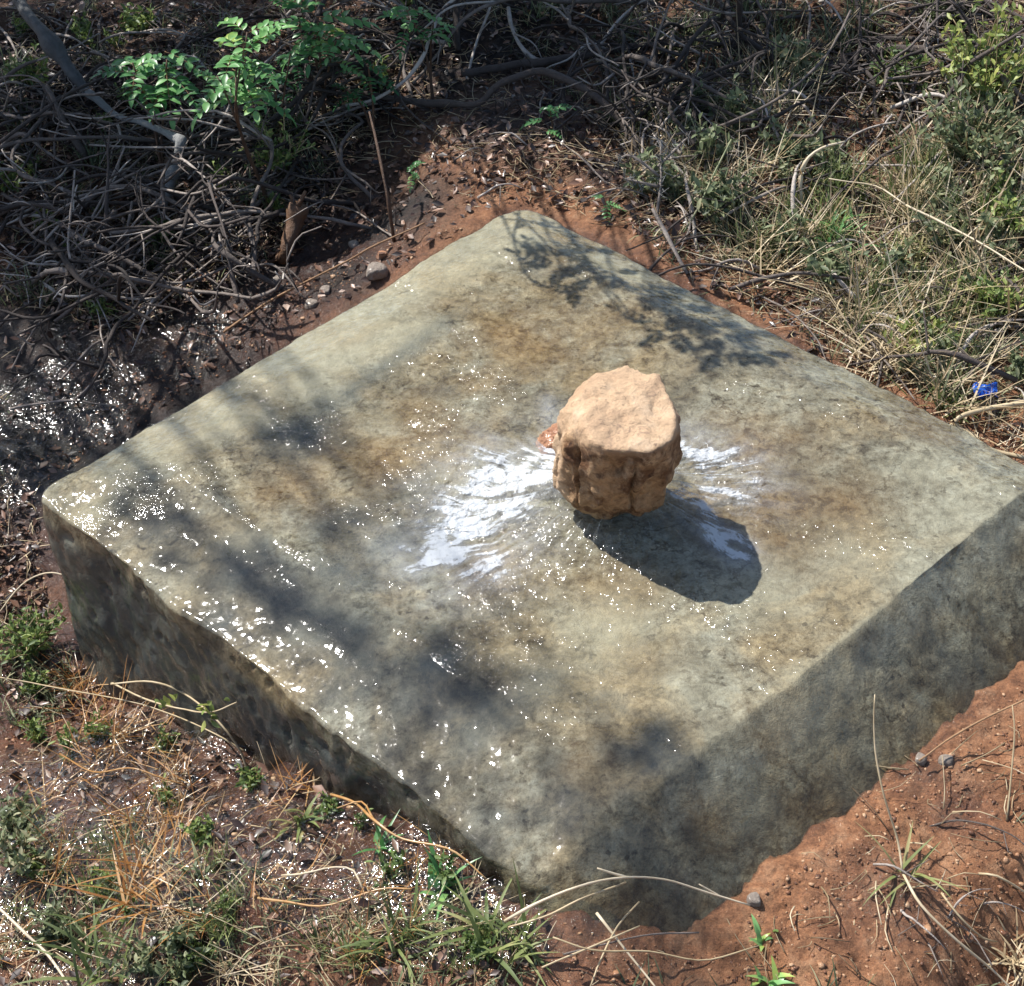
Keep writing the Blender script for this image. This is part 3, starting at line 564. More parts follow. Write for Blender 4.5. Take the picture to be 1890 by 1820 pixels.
hero('twig', T, 'dark slanting stem left of the bent dead branch', [(50,480),(100,425),(160,380),(220,330)], .004, .003, M_BRK, [.02,.04,.05,.06], .003, 6, .6)
hero('twig', T, 'curved forked grey stem rising at the left in front of the diagonal twigs', [(190,600),(182,550),(170,520),(172,490),(200,460),(232,430),(245,372)], .003, .0022, M_TWG, [.0,.02,.03,.04,.05,.06,.08], .002, 6, .5)
hero('twig', T, 'bent pale twig beside the blue scrap near the right corner of the slab', [(1900,742),(1840,752),(1775,768),(1765,785),(1790,800),(1830,828),(1895,846)], .0036, .003, M_DRY, [.03,.04,.05,.04,.03,.03,.03], .002, 6, .8)
hero('twig', T, 'dark bare stick leaning on the slab at the foot of the spiny plant', [(1268,506),(1248,470),(1225,425),(1205,385)], .0028, .003, M_TWG, [.02,.04,.06,.08], .0015, 6, .75)
hero('twig', T, 'pale short stick standing in dry litter right of the slab', [(1600,572),(1575,545),(1552,520),(1536,500)], .003, .0028, M_TWG, [.0,.02,.03,.04], .0015, 6, .85)
hero('twig', T, 'pale curved bare stem arching over the soil in the right thicket', [(1480,372),(1478,330),(1490,295),(1520,272),(1560,262)], .0032, .002, M_DRY, [.03,.06,.09,.1,.1], .0012, 6, .9)
hero('dry_straw', 'straw', 'long tan straw stem fanning from the dry clump to the right edge', [(1672,378),(1740,412),(1820,455),(1900,505)], .003, .002, M_DRY, [.08,.09,.1,.1], .001, 6, .95)
hero('dry_straw', 'straw', 'thin pale stem bending left from the dry clump on the right', [(1672,378),(1620,345),(1560,335),(1530,330)], .0022, .0014, M_DRY, [.08,.08,.08,.08], .001, 6, .9)
hero('dry_straw', 'straw', 'thin stem bent at a joint above the soil, middle of the right thicket', [(1200,120),(1230,150),(1290,160),(1330,205),(1352,235)], .0022, .0016, M_DRY, [.05,.05,.05,.05,.05], .001, 6, .6)
hero('dry_straw', 'straw', 'slanting green-grey stem crossing the soil behind the slab right edge', [(1262,430),(1290,380),(1318,320),(1350,258)], .0028, .002, M_DGR, [.02,.05,.07,.1], .001, 6, .8)
# foreground stems
hero('dry_straw', 'straw', 'arched pale stem rooted at the wet left front foot of the slab', [(458,1422),(440,1380),(400,1330),(340,1280),(280,1258),(205,1262)], .0024, .002, M_DRY, [.005,.03,.06,.08,.09,.08], .001, 6, .8)
hero('dry_straw', 'straw', 'straight pale stem crossing under the arched stem by the slab foot', [(452,1388),(390,1350),(300,1312),(220,1290),(80,1265),(0,1250)], .0018, .0014, M_DRY, [.01,.03,.05,.05,.04,.04], .001, 6, .6)
hero('dry_straw', 'straw', 'arched dry stem in front of the left corner of the slab', [(-5,1135),(40,1080),(85,1058),(125,1065),(158,1090)], .0018, .0012, M_DRY, [.04,.07,.1,.1,.1], .001, 6, .9)
hero('dry_straw', 'straw', 'reddish jointed stem lying along the slab left front face', [(612,1466),(655,1482),(690,1514),(742,1548),(832,1568),(898,1622)], .003, .0016, M_ORG, [.03,.05,.05,.05,.05,.04], .001, 6, .7, forks=[[(690,1514,.05),(668,1480,.06),(622,1492,.06),.0016]])
hero('dry_straw', 'straw', 'pale bleached stem in the lower left corner', [(-10,1668),(40,1715),(85,1760),(130,1825)], .003, .0025, M_DRY, [.05,.05,.04,.03], .0012, 6, 1.0)
hero('dry_straw', 'straw', 'long yellow-green stem arching over the front corner of the slab', [(930,1700),(1000,1662),(1080,1632),(1160,1620),(1230,1624),(1300,1645),(1385,1670)], .0024, .0016, M_DRY, [.05,.07,.09,.1,.1,.09,.07], .001, 6, .85, forks=[[(1160,1620,.1),(1130,1612,.1),(1102,1603,.1),.0018],[(1330,1655,.08),(1290,1632,.09),.0014]])
hero('dry_straw', 'straw', 'lower yellow stem running beside the long arching stem at the front corner', [(938,1712),(1010,1690),(1075,1658),(1155,1628)], .0018, .0014, M_DRY, [.05,.06,.08,.09], .001, 6, .8)
for q, (a, lab) in enumerate([([(1040,1762),(1120,1742),(1200,1725),(1290,1722)], 'flattest brown straw of the bundle against the slab front corner'), ([(1100,1685),(1140,1735),(1185,1790),(1215,1830)], 'thickest pale straw slanting down in the bundle at the slab front corner'),
        ([(1180,1665),(1140,1710),(1110,1770),(1090,1822)], 'straw slanting down to the left in the bundle at the slab front corner'), ([(1000,1785),(1090,1748),(1180,1710)], 'straw rising to the right in the bundle at the slab front corner'), ([(1020,1730),(1100,1755),(1200,1756),(1300,1772),(1400,1745)], 'long wavy straw under the bundle at the slab front corner')]):
    hero('dry_straw', 'straw', lab, a, .0026 if q == 1 else .0018, .0013, M_TWG if q == 0 else M_DRY, [.03+.015*q]*len(a), .0012, 6, [.6,.95,.7,.6,.5][q])
hero('dry_straw', 'straw', 'tall pale straw standing against the slab right front face', [(1665,1612),(1655,1545),(1632,1470),(1617,1400),(1612,1340),(1614,1282)], .0022, .0012, M_DRY, [.0,.03,.07,.1,.13,.16], .001, 6, .9)
hero('dry_straw', 'straw', 'long straw running from the green shoot to the lower right corner', [(1665,1612),(1700,1670),(1765,1735),(1830,1790),(1880,1840)], .0026, .0018, M_DRY, [.01,.03,.04,.04,.03], .001, 6, .8)
hero('dry_straw', 'straw', 'brown stem bridging the soil along the foot of the slab right face', [(1696,1405),(1750,1365),(1820,1325),(1895,1290)], .0022, .0018, M_BRN, [.02,.03,.04,.04], .001, 6, .9)
hero('dry_straw', 'straw', 'upright thin straw by the right edge of the picture', [(1858,1515),(1866,1430),(1872,1350),(1868,1300)], .0018, .0012, M_DRY, [.0,.03,.06,.09], .001, 6, .7)
hero('dry_straw', 'straw', 'short hooked straw near the right edge above the lower corner', [(1807,1614),(1840,1618),(1880,1640),(1900,1655)], .002, .0016, M_DRY, [.02,.04,.03,.02], .001, 6, .9)
hero('dry_straw', 'straw', 'paired straw lying on orange soil right of the green shoot', [(1738,1648),(1770,1690),(1810,1728),(1840,1738)], .0018, .0014, M_DRY, [.02,.03,.03,.02], .001, 6, .7)
hero('dry_straw', 'straw', 'orange straw lying across the wet soil in the lower left middle', [(475,1658),(530,1665),(600,1672),(700,1640),(760,1642)], .0022, .0016, M_ORG, [.03,.03,.02,.02,.02], .001, 6, .8)
hero('dry_straw', 'straw', 'pale straw resting on wet soil above the orange straw', [(520,1616),(560,1613),(610,1602),(650,1606),(668,1640)], .002, .0014, M_DRY, [.03,.04,.04,.03,.02], .001, 6, .9)
hero('dry_straw', 'straw', 'thin arched orange straw at the left of the glinting wet soil', [(110,1390),(170,1424),(240,1418),(300,1436),(345,1452)], .0018, .0012, M_ORG, [.02,.05,.06,.04,.02], .001, 6, .7)

# ------------------------------------------------------------------ plants
def sprig(mb, sb, c, d, size, rng, pairs=6, lw=.34, droop=.6, tone0=.5):      # one feathery leaf: a rib with lobed leaflets
    d = unit(d); up = np.array([0, 0, 1.]); L = size; t = np.linspace(0, 1, 7)
    path = c+d[None]*(t*L)[:,None]-up[None]*(droop*L*.55*t*t)[:,None]
    tube(sb, path, L*.012, L*.006, 4, 7, 0, .6, rng)
    s = unit(np.cross(d, up)); tone = tone0+rng.uniform(-.3, .25)
    for k in range(pairs):
        f = .16+.78*k/(pairs-1); p = path[0]+(path[-1]-path[0])*f; i = min(6, int(f*6)); p = path[i]+(path[min(6, i+1)]-path[i])*(f*6-i)
        for sg in (-1, 1):
            ll = L*lw*(1-.45*abs(f-.45)*1.6)*rng.uniform(.85, 1.15)
            leaf(mb, p, s*sg*1.0+d*rng.uniform(.35, .75)+up*rng.uniform(-.15, .35), up+rng.uniform(-.3, .3, 3), ll, ll*.56, np.clip(tone+rng.uniform(-.12, .12), 0, 1), .35)
    leaf(mb, path[-1], path[-1]-path[-2], up, L*lw, L*lw*.4, tone, .4)
def leafy(name, label, cat, root, tips, group=None, m=M_LEAF, stem=M_BRN, nleaf=7, size=.07, seed=1, r=.003, tone=.5):
    rng = np.random.RandomState(seed); e = empty(name, root, label, cat, group); e_loc = np.array(root); sb, lb = MB(), MB()
    for tip in tips:
        tp = np.array(tip[0]); via = [np.array(q) for q in tip[2]] if len(tip) > 2 else [(root+tp)/2+rng.uniform(-.015, .015, 3)]
        tube(sb, [root]+via+[tp], r, r*.5, 6, None, .003, .15, rng)
        for k in range(tip[3] if len(tip) > 3 else nleaf):
            a = k*2.4+rng.uniform(-.4, .4); el = rng.uniform(-.35, .7)
            sprig(lb, sb, tp+rng.uniform(-.012, .012, 3)-np.array([0, 0, .008*k]), (math.cos(a)*math.cos(el), math.sin(a)*math.cos(el), math.sin(el)), size*tip[1]*rng.uniform(.75, 1.15), rng, 5, .36, rng.uniform(.3, 1.1), tone+rng.uniform(-.1, .2))
    sb.build('stem', stem, e, loc=e_loc); lb.build('foliage', m, e, loc=e_loc); return e
P_ = at
leafy('leafy_seedling', 'bright green feathery-leaved seedling on a thin dark stem, with a yellow tip', 'seedling', P_(500,386), [(P_(438,95,.30), 1.15, [P_(478,330,.06), P_(450,262,.15), P_(436,180,.25)], 11), (P_(455,60,.34), .8, [P_(450,262,.15), P_(436,180,.25)], 7), (P_(400,140,.26), .7, [P_(450,262,.15), P_(430,200,.22)], 5)], seed=4, tone=.62)
leafy('leafy_seedling', 'green seedling with drooping leaves, left of the yellow-tipped one', 'seedling', P_(300,330), [(P_(245,115,.2), 1.0, [P_(285,240,.08)], 7), (P_(310,110,.2), 1.1, [P_(300,230,.08)], 8), (P_(290,150,.16), .8, [P_(290,250,.06)], 6)], seed=8, tone=.42, size=.072)
leafy('leafy_seedling', 'dense green leaves at the top edge between two seedlings', 'seedling', P_(600,240), [(P_(585,35,.2), 1.2, [P_(595,150,.08)], 10), (P_(620,75,.18), .9, [P_(600,160,.08)], 7), (P_(555,15,.2), .9, [P_(590,150,.08)], 6)], seed=12, tone=.5)
leafy('leafy_seedling', 'light green leaves beside the pale curved twig at the top edge', 'seedling', P_(800,200), [(P_(755,12,.2), .95, [P_(790,120,.08)], 8), (P_(800,45,.16), .6, [P_(795,120,.07)], 5)], seed=15, tone=.6, size=.06)
leafy('leafy_seedling', 'small blue-green leaves in shade below the pale curved twig', 'seedling', P_(690,250), [(P_(680,120,.12), .8, [P_(688,190,.06)], 6), (P_(640,165,.1), .7, [P_(670,200,.05)], 5)], seed=19, tone=.12, size=.055)
leafy('leafy_seedling', 'dark green leaves in shade right of the yellow-tipped seedling', 'seedling', P_(520,300), [(P_(505,140,.14), .8, [P_(515,220,.06)], 6), (P_(535,100,.16), .7, [P_(520,200,.08)], 5)], seed=21, tone=.15, size=.06)
leafy('leafy_seedling', 'small bright seedling on the bare soil behind the far corner', 'seedling', P_(765,338), [(P_(762,315,.03), .5, [P_(764,326,.01)], 4)], seed=24, tone=.3, size=.05, r=.0012)
leafy('leafy_seedling', 'small seedling standing just behind the rounded far corner of the slab', 'seedling', P_(1125,395), [(P_(1124,365,.035), .5, [P_(1125,380,.015)], 4)], seed=25, tone=.4, size=.05, r=.0012)
leafy('leafy_seedling', 'dark green small seedling in litter above the far corner of the slab', 'seedling', P_(1020,240), [(P_(1015,200,.06), .8, [P_(1018,220,.02)], 6)], seed=26, tone=.12, size=.05, r=.0015)
# taller shrub rooted beyond the top of the view; its outer sprays overhang the slab and throw the leaf shadows on it
rng = np.random.RandomState(33); root = np.array([-.55, 2.15, float(g_z(np.array([-.55]), np.array([2.15]))[0])])
tips = []
for (u, v, s_, h) in [(985,415,.5,.60),(1000,468,1.0,.66),(1035,500,1.0,.62),(1060,535,.9,.6),(1110,492,.9,.7),(1150,520,.9,.72),(1090,455,.8,.75),(1190,545,.9,.78),(1215,598,1.0,.72),(1260,610,.9,.74),(1300,590,1.0,.85),(1330,625,1.0,.82),(1290,560,.7,.9),(1340,655,1.0,.8),(1370,610,.8,.86),(1240,560,.8,.8),(1400,650,.6,.9),(1180,480,.6,.8)]:
    s0 = slab_at(u, v); p = s0-TRAVEL*(h/-TRAVEL[2]); tips.append((p, s_, [root*.55+p*.45+np.array([.02,0,.32])+rng.uniform(-.16,.16,3), p+np.array([-.09,.10,.05])+rng.uniform(-.03,.03,3)], 3))
leafy('leafy_shrub', 'green leafy shrub overhanging from behind the top edge, casting leaf shadows on the slab', 'shrub', root, tips, nleaf=3, size=.064, seed=30, r=.0035, tone=.45)
# bushes beyond the left and top edges, shading the ground behind the slab
def canopy(root, regions, hmin, hmax, seed, label, nper, name='bush'):
    rng = np.random.RandomState(seed); root = np.array([root[0], root[1], float(g_z(np.array([root[0]]), np.array([root[1]]))[0])])
    e = empty(name, root, label, 'bush'); sb, lb = MB(), MB(); cl = []
    for (u0, v0, u1, v1, cnt) in regions:
        k = 0; tries = 0
        while k < cnt and tries < cnt*6:
            tries += 1; u, v = rng.uniform(u0, u1), rng.uniform(v0, v1); h = rng.uniform(hmin, hmax); s0 = unz(u, v, .1)
            ok = False
            while h < hmax+1.2:
                p = s0-TRAVEL*(h/-TRAVEL[2]); q = proj(p)[0]
                if q[0] < -130 or q[1] < -130 : ok = True; break
                h += .08
            if ok:
                # keep the sun on the leafy seedlings
                hit = False
                for (a, b_, hh) in ((438,95,.3),(250,115,.2),(310,110,.2),(585,35,.2),(755,20,.2)):
                    c0 = unz(a, b_, .15+hh); dd = p-c0; tt = dd @ -TRAVEL
                    if tt > 0 and np.linalg.norm(dd+TRAVEL*tt) < .09: hit = True
                # and on the slab top
                tz = (p[2]-H-.03)/-TRAVEL[2]; g0 = p+TRAVEL*tz
                if near_slab(np.array([g0[0]]), np.array([g0[1]]))[0] > -.085: hit = True
                if not hit: cl.append(p); k += 1
    cl = np.array(cl); mid = cl.mean(0)
    hubs = [cl[i] for i in rng.choice(len(cl), min(14, len(cl)), False)]
    for hb in hubs: tube(sb, [root, root*.6+mid*.4+rng.uniform(-.05, .05, 3)*np.array([1,1,0]), hb+np.array([0,0,-.03])], .02, .004, 7, 26, .02, .5, rng)
    for c_ in cl:
        hb = min(hubs, key=lambda q: np.linalg.norm(q-c_)); tube(sb, [hb, (hb+c_)/2+rng.uniform(-.02,.02,3), c_], .003, .0015, 4, 8, .004, .5, rng)
        for _ in range(nper):
            d = rng.normal(size=3); p = c_+unit(d)*rng.uniform(.005, .075); leaf(lb, p, rng.normal(size=3)+np.array([0,0,-.2]), rng.normal(size=3), rng.uniform(.02, .045), rng.uniform(.010, .02), rng.uniform(.1, .8), .3, 3)
    sb.build('trunk', M_BRK, e, loc=root); lb.build('crown', M_WEED, e, loc=root); return e
canopy((-1.75,1.75), [(-60,0,520,330,150),(200,250,620,480,60),(-60,330,420,520,60),(-60,560,300,800,8),(560,380,760,470,14)], .75, 1.25, 5, 'tall bush beyond the left edge, shading the dark litter', 34)
canopy((-.2,2.5), [(520,40,900,330,60),(640,250,860,400,24),(860,40,1300,330,210),(900,280,1220,390,70),(1300,0,1890,260,70),(1350,260,1700,480,50)], .7, 1.2, 6, 'tall bush beyond the top edge, dappling the litter behind the slab', 24)

rng = np.random.RandomState(77); root = np.array([-2.7, 2.5, 0.]); root[2] = float(g_z(np.array([root[0]]), np.array([root[1]]))[0])
e = empty('tree', root, 'tree beyond the upper left of the view, dappling the slab softly', 'tree'); sb, lb = MB(), MB()
for (u, v, rad_, k) in [(440,1040,.035,26),(500,1090,.035,26),(560,1140,.03,20),(640,1190,.03,22),(800,1220,.04,34),(860,1270,.03,22),(960,1290,.035,28),(560,800,.035,28),(300,960,.04,26),(230,950,.03,16),(1210,1400,.035,26),(1150,1420,.03,16),(640,960,.03,14),(760,1390,.035,18),(1120,1560,.04,22),(1240,1600,.04,20),(900,1500,.035,14),(340,1060,.03,16)]:
    s0 = slab_at(u, v); h = rng.uniform(2.7, 3.3); c0 = s0-TRAVEL*(h/-TRAVEL[2])
    tube(sb, [root, root+np.array([.15,-.1,1.6])+rng.uniform(-.1,.1,3), (root+c0)/2+np.array([0,0,1.1])+rng.uniform(-.2,.2,3), c0], .022, .002, 6, 30, .03, .5, rng)
    for _ in range(k): leaf(lb, c0+rng.normal(size=3)*rad_*.8, rng.normal(size=3), rng.normal(size=3), rng.uniform(.025,.045), rng.uniform(.014,.024), rng.uniform(.1,.8), .3, 3)
tube(sb, [root-np.array([0,0,.1]), root+np.array([.03,0,.8]), root+np.array([.15,-.1,1.7])], .085, .06, 10, 24, .02, .5, rng)
sb.build('trunk', M_BRK, e, loc=root); lb.build('crown', M_WEED, e, loc=root)

# spiny dry plant behind the slab
def spiny(label, base, top, seed):
    rng = np.random.RandomState(seed); e = empty('spiny_plant', base, label, 'dry plant'); sb, lb = MB(), MB(); b0 = np.array(base); t0 = np.array(top)
    stems = [[b0, (b0+t0)/2+np.array([.004,0,0]), t0], [b0*.45+t0*.55, t0*.8+b0*.2+np.array([-.05,0,.0]), t0+np.array([-.075,-.0,-.05])], [b0*.35+t0*.65, t0+np.array([.05,0,.0])], [b0*.6+t0*.4, t0*.55+b0*.45+np.array([-.06,-.01,.0])]]
    for s_ in stems:
        P = tube(sb, s_, .003, .0016, 6, None, .003, .8, rng)
        for _ in range(70 if s_ is stems[0] else 28):
            p = P[rng.randint(len(P)//3, len(P))]; d = rng.normal(size=3); tube(lb, [p, p+unit(d)*rng.uniform(.008, .026)], .0009, .0004, 3, 3, 0, rng.uniform(.6, 1), rng)
    sb.build('stem', M_TWG, e, loc=b0); lb.build('spines', M_BLU, e, loc=b0)
spiny('grey spiny dead plant standing behind the slab back right edge', at(1212,405), at(1218,255,.10), 2)

# climbing leafy stem in front of the slab left corner
def vine(label, cat, pts, hs, leafspots, r, seed, m=M_WEED, stem=M_WEED, tone=.85, lsz=.013, name='tall_weed', forks=()):
    rng = np.random.RandomState(seed); W = [at(u, v, h) for (u, v), h in zip(pts, hs)]; e = empty(name, W[0], label, cat); sb, lb = MB(), MB(); tube(sb, W, r, r*.5, 5, None, .0015, .7, rng)
    for f in forks: tube(sb, [at(*q) for q in f], r*.7, r*.4, 5, None, .001, .6, rng)
    for (u, v, h, k) in leafspots:
        c_ = at(u, v, h)
        for _ in range(k): leaf(lb, c_+rng.normal(size=3)*.004, rng.normal(size=3)+np.array([0,0,.4]), rng.normal(size=3), lsz*rng.uniform(.7, 1.3), lsz*.55, np.clip(tone+rng.uniform(-.25,.15), 0, 1), .3, 3)
    sb.build('stem', stem, e, loc=W[0]); lb.build('leaves', m, e, loc=W[0]); return e
vine('tall thin weed with tiny yellow-green leaves before the slab left corner', 'weed', [(217,1262),(214,1200),(212,1120),(210,1040),(206,980),(208,900)], [0,.05,.12,.19,.24,.31],
     [(212,1190,.06,5),(205,1125,.11,6),(228,1140,.1,7),(213,1110,.13,5),(209,1050,.18,6),(204,1015,.21,6),(214,1000,.22,6),(207,975,.245,6),(195,1010,.215,4),(216,1075,.16,4),(238,1165,.08,4)], .0014, 3, forks=[[(217,1250,.01),(228,1180,.07),(240,1135,.11)]])
vine('sprouting curved stem with bright yellow-green buds over the slab left face', 'weed', [(200,1258),(270,1290),(330,1307),(385,1315),(430,1300),(478,1274)], [.03,.07,.09,.1,.11,.13], [(385,1322,.1,9),(300,1296,.085,5),(320,1300,.09,4),(380,1302,.11,4),(446,1292,.12,2)], .0016, 7, stem=M_DRY)
# green shoots
def shoot(label, u, v, nb, L, W_, seed, m, group=None, name='grass_shoot', lean=(.1,1.1), bend=(.3,1.6), tone=(.35,.9), spread=.01, h=0.0):
    rng = np.random.RandomState(seed); b0 = at(u, v, h); mb = MB()
    for _ in range(nb): blade(mb, b0+np.r_[rng.uniform(-spread, spread, 2), -.004], rng.uniform(0, 6.28), rng.uniform(*lean), L*rng.uniform(.55, 1.1), W_*rng.uniform(.7, 1.2), rng.uniform(*bend), rng.uniform(*tone), 8)
    o = mb.build(name, m, loc=b0); tag(o, label, 'grass', group); return o
shoot('bright green broad-bladed shoot curling over the slab foot in front', 812, 1655, 13, .075, .0075, 3, M_LEAF)
shoot('green shoot with short broad blades among straw below the slab left face', 556, 1515, 16, .06, .006, 4, M_GRN)
shoot('leafy green shoot at the slab foot, left of the curling shoot', 700, 1560, 12, .055, .006, 5, M_LEAF, tone=(.2,.6))
shoot('broad green grass clump at the front corner of the slab', 925, 1740, 34, .10, .0055, 6, M_GRN, spread=.03)
shoot('large bright green grass clump at the bottom left', 225, 1790, 44, .095, .005, 7, M_GRN, spread=.05, tone=(.3,.8))
shoot('green grass clump at the bottom, right of the large clump', 740, 1740, 26, .08, .0045, 8, M_GRN, spread=.02)
shoot('tiny blue-green tuft in the wet soil beside the orange straw tuft', 365, 1615, 18, .045, .005, 9, M_DGR)
shoot('single green blade shoot on orange soil right of the slab', 1668, 1608, 9, .09, .004, 10, M_GRN, lean=(.5,1.2))
shoot('small green sprout on the soil mound at the slab front tip', 1418, 1730, 8, .028, .006, 11, M_LEAF, tone=(.6,1))
shoot('bright green sprout at the bottom edge right of the front corner', 1420, 1812, 14, .036, .007, 12, M_LEAF, tone=(.6,1))
shoot('big wet orange straw tuft spreading in the lower left', 285, 1640, 70, .12, .003, 13, M_ORG, lean=(.5,1.35), bend=(-.1,.6), tone=(.2,.95), spread=.035, name='straw_tuft')
shoot('yellowish straw tuft at the right edge near the bottom', 1878, 1760, 40, .07, .003, 14, M_DRY, lean=(.3,1.3), spread=.02, name='straw_tuft')
shoot('pale dry clump with stiff fanning stems in the right thicket', 1672, 385, 46, .11, .0028, 15, M_DRY, lean=(.2,1.3), bend=(-.1,.5), tone=(.5,1), spread=.015, name='straw_tuft')
shoot('yellow-green grass clump below the pale dry clump on the right', 1672, 478, 40, .08, .005, 16, M_GRN, spread=.03, tone=(.6,1.0))
shoot('bright green herb clump left of the yellow-green clump on the right', 1545, 445, 34, .07, .007, 17, M_LEAF, spread=.03, tone=(.45,.8))
# bushy yellow-green weed at upper right
def bushy(label, u, v, rad, hgt, nst, seed, m, lsz=.016, tone=.6, name='leafy_weed'):
    rng = np.random.RandomState(seed); b0 = at(u, v); e = empty(name, b0, label, 'weed'); sb, lb = MB(), MB()
    for _ in range(nst):
        a = rng.uniform(0, 6.28); rr = rad*rng.uniform(.1, 1)**.7; tp = b0+np.array([math.cos(a)*rr, math.sin(a)*rr, hgt*rng.uniform(.45, 1.1)])
        P = tube(sb, [b0, (b0+tp)/2+np.array([0,0,.01])+rng.uniform(-.01,.01,3), tp], .0016, .0007, 4, 12, .002, .5, rng)
        for _ in range(13):
            p = P[rng.randint(3, 12)]+rng.normal(size=3)*.003; leaf(lb, p, rng.normal(size=3)+np.array([0,0,.5]), rng.normal(size=3)+np.array([0,0,1]), lsz*rng.uniform(.6, 1.3), lsz*.45, np.clip(tone+rng.uniform(-.3,.3), 0, 1), .3, 3)
    sb.build('stem', M_DRY, e, loc=b0); lb.build('leaves', m, e, loc=b0); return e
bushy('bushy yellow-green weed standing tallest at the upper right', 1810, 205, .11, .16, 70, 41, M_WEED, .018, .74)
bushy('pale green leafy weed at the right edge above the long tan straw', 1862, 420, .07, .07, 34, 51, M_WEED, .015, .65)
bushy('light green leafy weed left of the blue plastic scrap', 1690, 655, .06, .05, 34, 52, M_WEED, .013, .7)
bushy('yellow-green low weed right of the dry clump near the right edge', 1830, 585, .07, .06, 34, 53, M_WEED, .014, .75)
bushy('sparse green weed beside the dark mossy log at the top right', 1660, 170, .07, .07, 30, 54, M_WEED, .014, .5)
bushy('grey-green bushy weed below the tallest yellow-green one', 1790, 300, .11, .11, 55, 42, M_DGR, .016, .5)
bushy('loose olive weed between the dry roots left of the stump', 520, 320, .08, .09, 40, 43, M_WEED, .012, .55)
bushy('tangled green weed on the left edge in front of the slab corner', 60, 1210, .08, .07, 36, 44, M_WEED, .013, .6)
bushy('dark green weed at the left edge among litter', 60, 165, .06, .07, 26, 45, M_WEED, .014, .35)
bushy('small round weed beneath the left seedling on the litter', 300, 450, .04, .04, 18, 46, M_WEED, .012, .3)
bushy('grey weed spreading in the lower left corner', 40, 1600, .07, .05, 22, 47, M_DGR, .013, .6)

# blue plastic scrap
mb = MB(); k = 13; uu, vv = np.meshgrid(np.linspace(-1, 1, k), np.linspace(-1, 1, k)); q = at(1818, 722, .034)
xs = uu*.018*(1+.25*fbm(uu*2, vv*2, 0, 2, 5)); ys = vv*.014*(1+.25*fbm(uu*2, vv*2, 4, 2, 6)); zs = .016*fbm(uu*1.6, vv*1.6, 0, 3, 9)+.006*uu*vv
V = np.stack([xs, ys, zs], -1).reshape(-1, 3)+q; F = [(j*k+i, j*k+i+1, (j+1)*k+i+1, (j+1)*k+i) for j in range(k-1) for i in range(k-1)]
mb.add(V, F); M_PLA, n, b = mat('blue_plastic'); b.inputs['Base Color'].default_value = (.012,.075,.38,1); b.inputs['Roughness'].default_value = .25
n.links.new(bump(n, noise(n, N(n, 'TexCoord').outputs['Object'], 120, 3).outputs[0], .003, .8), b.inputs['Normal'])
o = mb.build('plastic_scrap', M_PLA, loc=q); tag(o, 'crumpled deep blue plastic scrap in the grass at the right edge', 'litter')
sd = o.modifiers.new('thick', 'SOLIDIFY'); sd.thickness = .0012

# ------------------------------------------------------------------ repeats: grass tufts, straw tufts, weeds, twigs
def proto_mesh(kind, seed):
    rng = np.random.RandomState(seed); mb = MB()
    if kind == 'green':
        for _ in range(44): blade(mb, np.r_[rng.normal(size=2)*.016, -.004], rng.uniform(0, 6.28), rng.uniform(.05, .95), rng.uniform(.03, .085), rng.uniform(.0016, .0036), rng.uniform(-.1, 1.3), rng.uniform(.1, .95), 5)
    if kind == 'straw':
        for _ in range(30): blade(mb, np.r_[rng.normal(size=2)*.02, -.003+rng.uniform(0,.01)], rng.uniform(0, 6.28), rng.uniform(.5, 1.5), rng.uniform(.04, .13), rng.uniform(.001, .0022), rng.uniform(-.4, .7), rng.uniform(.1, 1), 6)
    if kind == 'weed':
        for _ in range(13):
            a = rng.uniform(0, 6.28); tp = np.array([math.cos(a)*rng.uniform(.005,.04), math.sin(a)*rng.uniform(.005,.04), rng.uniform(.015,.06)]); P = tube(mb, [np.array([0,0,-.004]), tp*.5+rng.uniform(-.005,.005,3), tp], .0011, .0006, 4, 8, .001, .9, rng)
            for _ in range(9): leaf(mb, P[rng.randint(3, 8)]+rng.normal(size=3)*.002, rng.normal(size=3)+np.array([0,0,.4]), rng.normal(size=3)+np.array([0,0,1]), rng.uniform(.008,.017), .006, rng.uniform(.15,.85), .3, 3)
    if kind == 'twig':
        L = rng.uniform(.10, .26); d = rng.uniform(-.5, .5); P = [(-L/2,0,.006),(-L/6,d*L*.25,.014+rng.uniform(0,.03)),(L/6,d*L*.15,.012+rng.uniform(0,.03)),(L/2,-d*L*.1,.008)]
        Q = tube(mb, P, rng.uniform(.0018,.0032), .0009, 5, None, .006, rng.uniform(.3, 1), rng, 2)
        for _ in range(rng.randint(0, 4)):
            p = Q[rng.randint(3, len(Q)-3)]; e = rng.normal(size=3)*np.array([1,1,.35]); tube(mb, [p, p+unit(e)*rng.uniform(.02,.07)], .0012, .0007, 4, 7, .003, .6, rng)
    return mb
def recolor(me, m): c_ = me.copy(); c_.materials.clear(); c_.materials.append(m); return c_
